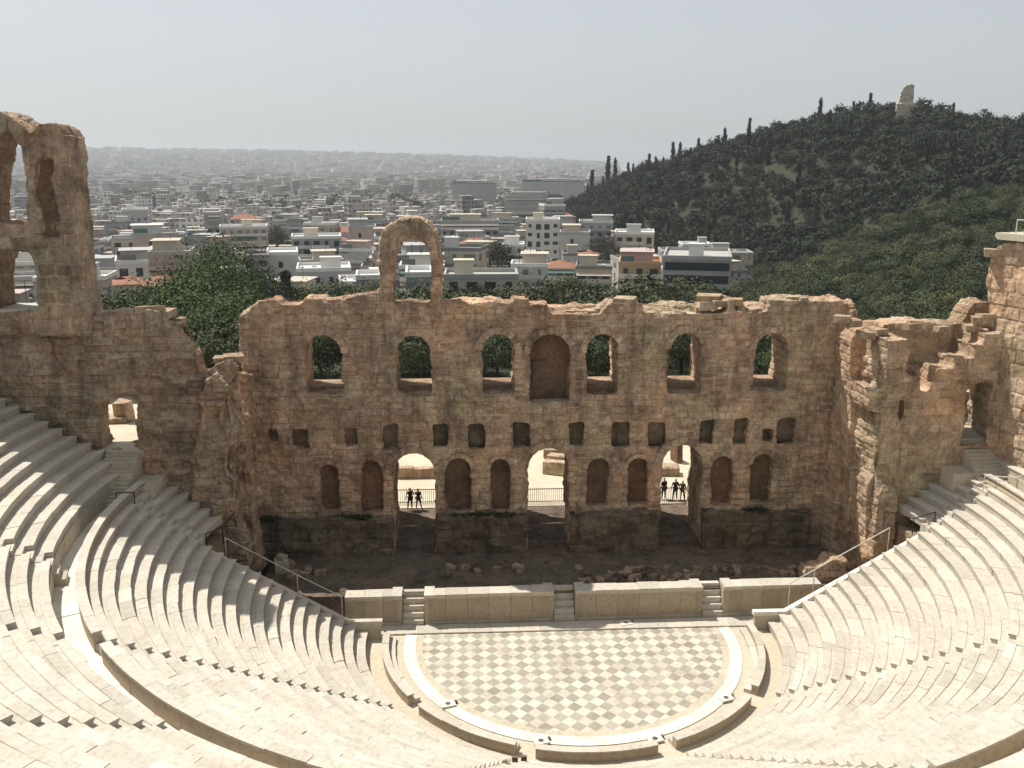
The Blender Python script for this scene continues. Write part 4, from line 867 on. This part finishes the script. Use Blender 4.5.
# low scrub in front of and between the first houses on the left
for u, v, d, s in ((110, 300, 118, .5), (130, 300, 135, .6), (300, 292, 160, .8), (318, 290, 175, .9), (335, 288, 168, .8), (352, 292, 155, .7), (366, 290, 160, .7), (285, 296, 150, .7), (262, 292, 150, .8), (404, 296, 130, .6), (420, 298, 128, .6)):
    x, y = azd(AZU(u), d); q = ray(u, v-5); hd = math.hypot(q.x, q.y); z0 = float(terr(x, y)); zt = CZ+q.z/hd*d; ss = max(.35, (zt-z0)/7.)
    put_tree('mid%d' % random.randrange(5), x, y, ss, 'street_tree', 'small green tree between the stage wall top and the first apartment blocks', 'tree', 'trees before the first apartment blocks', z0)
for u, v, d, k in ((150, 292, 100, 0), (175, 296, 92, 1), (192, 300, 88, 0), (212, 308, 84, 1), (228, 312, 88, 0), (236, 300, 98, 1), (112, 304, 96, 0), (222, 330, 80, 1), (200, 335, 80, 0)):
    x, y = azd(AZU(u), d); q = ray(u, v-8); hd = math.hypot(q.x, q.y); z0 = float(terr(x, y)); zt = CZ+q.z/hd*d; ss = max(.5, (zt-z0)/7.)
    put_tree('mid%d' % (u % 5) if ss < 1.1 else 'pine3', x, y, ss if ss < 1.1 else ss*7/12.2, 'grove_tree', 'green tree in the dark clump '+('beside the ruined tower' if u < 140 else 'over the left wing doorway' if u < 180 else 'just left of the gap in the wall' if u < 207 else 'inside the gap beside the stage wall'), 'tree', 'trees behind the left wing wall', z0)
# trees seen through the wall windows
for u in (285, 310, 335, 352, 395, 412, 430, 448): 
    x, y = azd(AZU(u), random.uniform(104, 122)); put_tree('mid%d' % random.randrange(5), x, y, random.uniform(1.0, 1.25), 'window_tree', 'green tree seen through the '+('first' if u < 365 else 'second' if u < 440 else 'third')+' arched window of the stage wall', 'tree', 'trees behind the left windows of the stage wall')

# ---------------------------------------------------------------- the monument on the summit
mx, my = azd(AZU(899), 470); mz = float(terr(mx, my)); q = ray(899, 84); zt = CZ+q.z/math.hypot(q.x, q.y)*470; hh = zt-mz
mon = ruin('hill_monument', [([(-3.7, -1), (3.7, -1), (3.5, hh*.42), (3.2, hh*.45), (3.1, hh*.93), (2.0, hh), (-.6, hh*.97), (-2.2, hh*.82), (-2.9, hh*.5), (-3.6, hh*.44)], [], 0, 3.2), ([(-4.0, -1), (4.0, -1), (3.9, hh*.4), (-3.9, hh*.4)], [], -.6, 3.6)], M['marble_old'], vox=.33, rough=.3, course=1.2)
mon.location = (mx, my, mz); mon.rotation_euler = (0, 0, -R(20)); tag(mon, 'tall pale ruined monument standing alone on the summit of the wooded hill', 'monument')

# ---------------------------------------------------------------- the city
def flat(name, c, r=.85): return plain(name, c, r, .1, .3)
PAL = [('white', (.56, .55, .52)), ('cream', (.50, .45, .36)), ('pale grey', (.38, .38, .37)), ('beige', (.48, .42, .34)), ('grey', (.31, .305, .295)), ('pinkish', (.44, .36, .32)), ('ochre', (.40, .29, .17)), ('off-white', (.48, .47, .44))]
MW = {n: flat('wall '+n, c) for n, c in PAL}
M['roofc'] = flat('pale concrete roof', (.38, .37, .35)); M['roofw'] = flat('whitewashed roof', (.66, .65, .62)); M['tile'] = flat('terracotta tiles', (.27, .13, .085)); M['tile2'] = flat('orange roof deck', (.46, .27, .17))
M['glassd'] = plain('dark window glass', (.035, .045, .05), .25, .1); M['shutter'] = flat('grey shutters', (.20, .20, .19)); M['awning'] = flat('green awning', (.10, .18, .15)); M['roofg'] = flat('grey roof felt', (.20, .20, .195))
def facade_mat(name, cols, wf=.72):
    m, n, l, b = newmat(name)
    r = ramp(n, [(i/max(1, len(cols)-1), c) for i, c in enumerate(cols)]); l.new(tone_attr(n), r.inputs[0])
    g = n.new('ShaderNodeNewGeometry'); sp = n.new('ShaderNodeSeparateXYZ'); l.new(g.outputs['Position'], sp.inputs[0]); sn = n.new('ShaderNodeSeparateXYZ'); l.new(g.outputs['Normal'], sn.inputs[0])
    def mth(op, a, b_=None):
        x = n.new('ShaderNodeMath'); x.operation = op
        for i, q in enumerate((a, b_)):
            if q is None: continue
            if isinstance(q, (int, float)): x.inputs[i].default_value = q
            else: l.new(q, x.inputs[i])
        return x.outputs[0]
    fz = mth('FRACT', mth('MULTIPLY', sp.outputs['Z'], 1/3.1)); ax0 = mth('MULTIPLY', mth('ADD', sp.outputs['X'], mth('MULTIPLY', sp.outputs['Y'], .6)), 1/3.3); ax = mth('FRACT', ax0)
    cv = n.new('ShaderNodeCombineXYZ'); l.new(mth('FLOOR', ax0), cv.inputs[0]); l.new(mth('FLOOR', mth('MULTIPLY', sp.outputs['Z'], 1/3.1)), cv.inputs[1]); wn = n.new('ShaderNodeTexWhiteNoise'); l.new(cv.outputs[0], wn.inputs['Vector'])
    wz = mth('LESS_THAN', mth('ABSOLUTE', mth('SUBTRACT', fz, .52)), .27); wx = mth('LESS_THAN', mth('ABSOLUTE', mth('SUBTRACT', ax, .5)), mth('MULTIPLY', wn.outputs['Value'], .45)); side = mth('LESS_THAN', sn.outputs['Z'], .5)
    f = mth('MULTIPLY', mth('MULTIPLY', wz, wx), mth('MULTIPLY', side, wf))
    dirt = noise(n, l, .6, 5, .7, vec=g.outputs['Position']); r2 = ramp(n, [(.3, (.7,)*3), (.6, (1.05,)*3)]); l.new(dirt, r2.inputs[0])
    l.new(mixc(n, l, f, mixc(n, l, 1.0, r.outputs[0], r2.outputs[0], 'MULTIPLY'), (.05, .055, .06)), b.inputs['Base Color']); return m
MF = {k: facade_mat('facade '+k, [tuple(q*.9 for q in c), tuple(q*1.05 for q in c)]) for k, c in PAL}
BM = {}
UB = MB(); UB.box(-.5, .5, -.5, .5, -.5, .5, .5); UBM = {}
def unit(name, mat, parent, c, d):
    if mat.name not in UBM: me = UB.mesh('pane'); me.materials.append(mat); UBM[mat.name] = me
    o = bpy.data.objects.new(name, UBM[mat.name]); COL.objects.link(o); o.parent = parent; o.location = c; o.scale = d; return o
def building(name, x, y, w, dep, h, rz, wall, roof='roofc', pitch=False, detail=2, lab=None, cat='building', grp=None, z=None, seed=0, glassy=False, blank=False, fine=False):
    rs = random.Random(seed); z = float(terr(x, y)) if z is None else z
    root = empty(name, lab, cat, (x, y, z), grp, rz); w2, d2 = w/2, dep/2; nf = max(1, int(round(h/3.1))); fh = h/nf
    e = MB(); e.box(-w2, w2, -d2, d2, -3, h, .5)
    e.build('wall', MW[wall] if fine or blank else MF[wall], root)
    if pitch:
        e = MB(); rh = min(w, dep)*.22; o = .4
        P = [(-w2-o, -d2-o, h), (w2+o, -d2-o, h), (w2+o, d2+o, h), (-w2-o, d2+o, h), (-w2+d2*.8, 0, h+rh), (w2-d2*.8, 0, h+rh), ]
        e.poly(P, [(0, 1, 5, 4), (1, 2, 5), (2, 3, 4, 5), (3, 0, 4), (3, 2, 1, 0)]); e.build('roof', M['tile'], root)
    else:
        e = MB(); t = .25
        e.box(-w2-.12, w2+.12, -d2-.12, d2+.12, h+.003, h+.12, .5); e.box(-w2-.1, w2+.1, -d2-.1, -d2+t, h+.12, h+.9); e.box(-w2-.1, w2+.1, d2-t, d2+.1, h+.12, h+.9); e.box(-w2-.1, -w2+t, -d2+t, d2-t, h+.12, h+.9); e.box(w2-t, w2+.1, -d2+t, d2-t, h+.12, h+.9)
        rf = e.build('roof', M[roof], root)
        if w > 8 and not glassy and rs.random() < .6:
            e = MB(); a = rs.uniform(.5, .75)*w2; b_ = rs.uniform(.45, .7)*d2; ox = rs.uniform(-.2, .2)*w; e.box(ox-a, ox+a, -b_+.6, b_+.6, h+.125, h+3.0); e.box(ox-a-.5, ox+a+.5, -b_-.2, b_+.8, h+3.0, h+3.15); e.build('penthouse', MW[rs.choice(['white', 'cream', 'pale grey', 'beige', 'pinkish'])], rf)
            if rs.random() < .5: e = MB(); e.box(-w2+.6, -w2+.6+w*.3, -d2+.4, -d2+.5, h+.92, h+2.3); e.build('awning', M['awning'] if rs.random() < .4 else M['shutter'], rf)
            for q in range(rs.randint(1, 3)): ax_ = rs.uniform(-w2*.8, w2*.8); e = MB(); e.tube((ax_, 0, h+.1), (ax_, 0, h+rs.uniform(4, 6.5)), .06, 4); e.build('aerial', M['iron'], rf)
        elif w > 9:
            e = MB(); hx = rs.uniform(-w2*.5, w2*.5); hy = rs.uniform(-d2*.3, d2*.4); a = rs.uniform(1.5, 2.6); e.box(hx-a, hx+a, hy-1.6, hy+1.6, h+.125, h+2.9); e.box(hx-a-.2, hx+a+.2, hy-1.8, hy+1.8, h+2.9, h+3.05); e.build('stair_hut', MW[rs.choice(['white', 'cream', 'pale grey'])], rf)
            e = MB()
            for q in range(rs.randint(1, 4)):
                px, py = rs.uniform(-w2*.85, w2*.85), rs.uniform(-d2*.8, d2*.8)
                if abs(px-hx) < a+1: continue
                e.tube((px-.6, py, h+.9), (px+.6, py, h+.9), .28, 8)
            if e.f: e.build('water_tank', M['roofw'], rf)
    if blank:
        e = MB(); e.box(-w2*.3, -w2*.3+1.1, -d2-.05, -d2+.1, h-3.2, h-1.6); e.build('window', M['glassd'], root); return root
    cnt = 0
    for f in range(nf):
        zb = f*fh; wm = M['glassd'] if rs.random() < .7 or glassy else M['shutter']
        if glassy: unit('window_band', wm, root, (0, -d2, zb+fh*.48), (w-.8, .14, fh-1.1)); unit('window_band', wm, root, (w2, 0, zb+fh*.48), (.14, dep-1, fh-1.1)); unit('window_band', wm, root, (-w2, 0, zb+fh*.48), (.14, dep-1, fh-1.1))
        elif fine:
            n = max(2, int(w/3.0)); bw_ = w/n
            for i in range(n):
                cx = -w2+(i+.5)*bw_; ww = rs.choice([.55, .8, 1.0]); tall = rs.random() < .6; z0 = .15 if tall else .95
                if cnt < 95: unit('window', wm, root, (cx, -d2, zb+(z0+2.25)/2), (ww*2, .12, 2.25-z0)); cnt += 1
            for sd in (-1, 1):
                n2 = max(1, int(dep/4))
                for i in range(n2):
                    if cnt < 95: unit('window', wm, root, (sd*w2, -d2+(i+.5)*dep/n2, zb+1.55), (.12, 1.2, 1.25)); cnt += 1
        if detail > 1 and not glassy and f > 0:
            e = MB(); x0 = -w2+rs.choice([0, 0, w*.25]); x1 = w2-rs.choice([0, 0, w*.25]); dd = rs.uniform(1.0, 1.5)
            e.box(x0, x1, -d2-dd, -d2-.07, zb-.14, zb+.0); e.box(x0, x1, -d2-dd, -d2-dd+.09, zb+.002, zb+.92)
            b = e.build('balcony', MW[rs.choice([wall, 'white', 'pale grey'])], root)
            if rs.random() < .3:
                e = MB(); P = [(x0+.2, -d2-.08, zb+2.5), (x1-.2, -d2-.08, zb+2.5), (x1-.2, -d2-dd, zb+1.75), (x0+.2, -d2-dd, zb+1.75)]; P += [(a, b_, c+.05) for a, b_, c in P]; e.poly(P, [(0, 1, 2, 3), (7, 6, 5, 4), (0, 4, 5, 1), (1, 5, 6, 2), (2, 6, 7, 3), (3, 7, 4, 0)]); e.build('awning', M['awning'] if rs.random() < .5 else MW['cream'], b)
    return root
occupied = []
def nb(u0, u1, vt, vb, d, wall, roof, lab, dep=12, **kw):
    x, y = azd(AZU((u0+u1)/2), d); q = ray((u0+u1)/2, vt); hd = math.hypot(q.x, q.y); zt = CZ+q.z/hd*d; dd = prj(x, y, zt)[2]; w = (u1-u0)*dd/FPX
    x2, y2 = azd(AZU((u0+u1)/2), d+dep/2); z0 = float(terr(x2, y2)); z0 = min(z0, zt-5); h = zt-z0-(.9 if not kw.get('pitch') else min(w, dep)*.2)
    occupied.append((x2, y2, max(w, dep)*.62+3)); rz = -R(AZU((u0+u1)/2))+kw.pop('rz', 0)
    return building(kw.pop('name', 'apartment_block'), x2, y2, w, dep, h, rz, wall, roof, z=z0, lab=lab, seed=int(u0), fine=True, **kw)
nb(668, 735, 256, 292, 205, 'grey', 'roofc', 'modern low building with dark green glass bands at the foot of the wooded hill', dep=22, glassy=True, name='office_building')
nb(622, 664, 262, 290, 225, 'ochre', 'tile2', 'dark ochre house with an orange roof deck left of the glass building', dep=14)
nb(617, 656, 232, 256, 300, 'cream', 'roofw', 'pale building with a bright white flat roof above the ochre house', dep=16)
nb(578, 614, 266, 290, 240, 'beige', 'roofg', 'beige grey house with dark windows behind the stage wall middle', dep=14)
nb(545, 576, 262, 284, 262, 'white', 'tile', 'low white house with a red tiled roof left of the beige house', dep=12, pitch=True)
nb(580, 600, 252, 266, 285, 'pale grey', 'tile', 'small house with a red hipped roof below the blank white block', dep=10, pitch=True)
nb(526, 560, 219, 256, 345, 'white', 'roofw', 'white four storey block with three rows of square windows', dep=15, detail=1)
nb(561, 591, 232, 260, 325, 'off-white', 'roofc', 'plain white block with a blank wall beside the four storey one', dep=14, blank=True)
nb(580, 614, 221, 236, 390, 'pale grey', 'roofw', 'flat roofed block with a bright roof edge against the hill wood', dep=14)
nb(443, 517, 274, 292, 165, 'cream', 'roofc', 'long low cream building close behind the wall, right of the lone arch', dep=10, name='long_building', detail=1)
nb(403, 429, 272, 300, 150, 'grey', 'roofw', 'grey house with blue-grey windows seen through the lone arch', dep=10)
nb(352, 376, 275, 298, 170, 'grey', 'roofw', 'dark grey box-like house left of the lone arch', dep=9, blank=True)
nb(455, 492, 240, 262, 330, 'pinkish', 'tile', 'long building with a red roof between the arch and the conifer', dep=12, pitch=True)
nb(440, 498, 220, 246, 400, 'grey', 'roofc', 'wide grey building with terraces right of the arch top', dep=16)
nb(494, 524, 244, 268, 300, 'cream', 'roofw', 'cream block with a bright roof right of the dark conifer', dep=12)
nb(346, 373, 226, 252, 330, 'pinkish', 'roofc', 'mauve blank-sided block left of the lone arch', dep=14, blank=True)
nb(288, 337, 236, 262, 300, 'grey', 'roofw', 'wide building with green balconies left of the arch', dep=14)
nb(262, 292, 252, 290, 240, 'off-white', 'roofw', 'white blank-walled block behind the left end of the stage wall', dep=14, blank=True)
nb(238, 262, 255, 290, 232, 'grey', 'roofg', 'dark grey block with balconies beside the big green tree', dep=12)
nb(292, 345, 268, 296, 220, 'pale grey', 'roofw', 'pale grey terraced building with a bright roof edge behind the stage wall', dep=14)
nb(127, 170, 233, 264, 300, 'pinkish', 'roofc', 'mauve grey block with a big blank wall right of the left tower', dep=14, blank=True)
nb(108, 166, 260, 286, 240, 'white', 'roofw', 'long white house with small square windows below the mauve block', dep=12, detail=1)
nb(104, 128, 238, 262, 330, 'cream', 'roofc', 'cream block with deep dark balconies beside the left tower', dep=12)
nb(103, 128, 280, 300, 190, 'beige', 'tile', 'small house with a red tiled roof at the foot of the left tower', dep=9, pitch=True)
nb(200, 216, 212, 250, 420, 'grey', 'roofc', 'tall narrow grey block edge-on above the big green tree', dep=24)
nb(216, 262, 226, 262, 380, 'cream', 'roofw', 'cream terraced block right of the tall narrow grey one', dep=14)
nb(118, 142, 209, 220, 560, 'pale grey', 'roofw', 'low building with a long bright white roof right of the left tower', dep=20, detail=1)
nb(372, 400, 236, 262, 300, 'off-white', 'roofw', 'off-white block with stepped terraces right behind the lone arch', dep=12)
nb(505, 548, 196, 214, 560, 'white', 'roofc', 'white and brown tower-like block in the middle distance near the hill', dep=16)
nb(548, 562, 195, 216, 540, 'pinkish', 'roofg', 'narrow brown block standing at the edge of the hill wood', dep=14, blank=True)
nb(522, 584, 181, 190, 980, 'off-white', 'roofg', 'long pale office slab far behind, left of the hill', dep=24, detail=1)
nb(452, 496, 183, 194, 1000, 'grey', 'roofg', 'long dark office slab in the far middle of the city', dep=24, detail=1)
named_n = len(occupied)
cand = []
random.seed(33)
def free(x, y, r):
    for a, b, c in occupied:
        if (a-x)**2+(b-y)**2 < (c+r)**2: return False
    return True
rot = R(18)
BANDS = [(128, 'beside the ruined left tower'), (185, 'above the left wing wall'), (240, 'above the left wall gap'), (300, 'over left end of stage wall'), (345, 'above the first arched window'), (378, 'just left of the lone arch'), (394, 'at the lone arch left leg'), (430, 'inside the lone arch opening'), (460, 'just right of the lone arch'), (495, 'above the third arched window'), (530, 'above the dark conifer'), (575, 'above the central niche'), (620, 'above the fifth window'), (800, 'near the glass building')]
def band(u):
    for b, t in BANDS:
        if u < b: return t
    return 'at the far right'
for i in range(-115, 105):
    for j in range(-12, 145):
        gx_, gy_ = i*13.5+(i//4)*5+random.uniform(-2, 2), j*13+(j//5)*6+random.uniform(-2, 2)
        x = gx_*math.cos(rot)-gy_*math.sin(rot)+CX; y = gx_*math.sin(rot)+gy_*math.cos(rot)+CY
        d = math.hypot(x-CX, y-CY); a = math.degrees(math.atan2(x-CX, y-CY))
        if d < 190 or d > 1500 or a < -32 or a > 17.2: continue
        if float(inside(x, y)) > 4 or (a > 7 and d > 520): continue
        if a > -4.2 and d < 215: continue
        h = random.choice([6.2, 9.3, 9.3, 12.4, 12.4, 15.5, 15.5, 18.6, 21.7])*(1 if d > 380 else .72); w = random.uniform(7.5, 14.5); dep = random.uniform(8, 13)
        if random.random() < .06: h *= 1.35
        if d < 700 and not free(x, y, w*.42): continue
        if random.random() < .05: continue
        z = float(terr(x, y)); u, v, dd = prj(x, y, z+h)
        if not (-30 < u < 770): continue
        cand.append((d, x, y, w, dep, h, z, u))
cand.sort()
NB = 266
names = {}
for k, (d, x, y, w, dep, h, z, u) in enumerate(cand[:NB]):
    cn = random.choice([p[0] for p in PAL[:6]]+['white', 'off-white', 'cream', 'off-white', 'pale grey']); pitch = random.random() < .12; st = max(1, round(h/3.1))
    num = {1: 'one', 2: 'two', 3: 'three', 4: 'four', 5: 'five', 6: 'six', 7: 'seven'}[min(7, st)]
    dist = 'near' if d < 260 else ('next' if d < 320 else ('further' if d < 390 else 'distant')); wd = 'narrow' if w < 11.5 else 'wide'
    rf = random.choice(['roofc', 'roofw', 'roofc', 'roofg']); rn = 'red tiled' if pitch else {'roofc': 'pale', 'roofw': 'bright white', 'roofg': 'grey'}[rf]
    lab = '%s %s %s storey block, %s roof, %s, %s' % (wd, cn, num, rn, dist, band(u))
    building('apartment_block', x, y, w, dep, h, rot+random.uniform(-.12, .12)+(-R(10) if random.random() < .5 else -R(28)), cn, rf, pitch, 2 if d < 480 else 1, lab, 'building', 'apartment blocks of the city', z, k)
# the rest of the city: one mass of blocks out to the far ridge
M['city'] = facade_mat('far apartment blocks', [(.20, .19, .175), (.38, .34, .30), (.50, .47, .42), (.28, .26, .235), (.58, .55, .51), (.26, .255, .25), (.80, .78, .74)])
rest = [(x, y, w, dep, h, z) for d, x, y, w, dep, h, z, u in cand[NB:]]
rest += [(x+random.uniform(-2, 2), y+random.uniform(-2, 2), random.uniform(3, 5), random.uniform(3, 4), h+2.8, z) for (x, y, w, dep, h, z) in rest if random.random() < .7]
rest += [(x+random.uniform(-3, 3), y+random.uniform(-3, 3), w*.6, dep*.7, h+3.1, z) for (x, y, w, dep, h, z) in rest if w > 8 and random.random() < .35]
g2 = np.random.default_rng(5)
for d0, d1, n, sw in ((1450, 2300, 5200, 22), (2300, 3800, 7500, 27), (3800, 7200, 15000, 36)):
    dd = np.sqrt(g2.uniform(d0**2, d1**2, n)); aa = g2.uniform(-32, 9.5, n); xs_ = CX+dd*np.sin(np.radians(aa)); ys_ = CY+dd*np.cos(np.radians(aa)); zz = terr(xs_, ys_)
    for x, y, z in zip(xs_, ys_, zz): rest.append((x, y, sw*random.uniform(.5, 1.2), sw*random.uniform(.5, 1.), random.choice([9, 12, 15, 18, 18, 21, 26, 34])*random.uniform(.8, 1.25), z))
nR = len(rest); A = np.array(rest); th = g2.uniform(-.5, .5, nR)+rot
cx_ = np.array([-1, 1, 1, -1]); cy_ = np.array([-1, -1, 1, 1]); X = A[:, 2:3]/2*cx_; Y = A[:, 3:4]/2*cy_
wx = A[:, 0:1]+X*np.cos(th)[:, None]-Y*np.sin(th)[:, None]; wy = A[:, 1:2]+X*np.sin(th)[:, None]+Y*np.cos(th)[:, None]
Vb = np.stack([wx, wy, np.repeat(A[:, 5:6]-4, 4, 1)], -1); Vt = np.stack([wx, wy, np.repeat(A[:, 5:6]+A[:, 4:5], 4, 1)], -1)
fs = [(Vt[:, 0], Vt[:, 1], Vt[:, 2], Vt[:, 3])]+[(Vb[:, i], Vb[:, (i+1) % 4], Vt[:, (i+1) % 4], Vt[:, i]) for i in range(4)]
Q = np.stack([np.stack(f, 1) for f in fs], 1).reshape(-1, 3); tn = np.repeat(g2.random(nR), 5)
tn = tn.reshape(-1, 5); tn[:, 0] = np.clip(tn[:, 0]*.5+g2.random(nR)*.6, 0, 1); me = quads_mesh('far_city', Q, tn.ravel(), M['city'])
# small huts on the far roofs
o = bpy.data.objects.new('far_city', me); COL.objects.link(o); tag(o, 'endless mass of pale apartment blocks reaching to the hazy ridge', 'city', kind='stuff')
VV = []; TT = []
for i in range(2600):
    d = math.sqrt(random.uniform(260**2, 3600**2)); a = random.uniform(-26, 8); x, y = azd(a, d)
    if float(hillz(x, y)) > .5 or (a > -3 and d < 260): continue
    if d < 600 and not free(x, y, 3): continue
    t = TV['far%d' % random.randrange(5)]; s = random.uniform(.8, 1.5)*(1 if d < 900 else 2.0); VV.append(t[2]*s*np.array([1, 1, 1.15])+np.array([x, y, float(terr(x, y))-.5])); TT.append(t[3])
me = quads_mesh('city_greenery', np.concatenate(VV), np.concatenate(TT), M['leaf_dark']); o = bpy.data.objects.new('city_greenery', me); COL.objects.link(o); tag(o, 'dark street trees scattered between the city blocks', 'trees', kind='stuff')

# ---------------------------------------------------------------- haze
mb = MB(); mb.box(-6500, 7500, -300, 9200, -90, 190, .5); hz = mb.build('haze', None); tag(hz, kind='stuff')
hm = bpy.data.materials.new('haze'); hm.use_nodes = True; n = hm.node_tree.nodes; n.remove(n['Principled BSDF']); pv = n.new('ShaderNodeVolumePrincipled'); pv.inputs['Color'].default_value = (.86, .91, .97, 1); pv.inputs['Density'].default_value = .00014; pv.inputs['Anisotropy'].default_value = .3
hm.node_tree.links.new(pv.outputs[0], n['Material Output'].inputs['Volume']); hz.data.materials.append(hm)
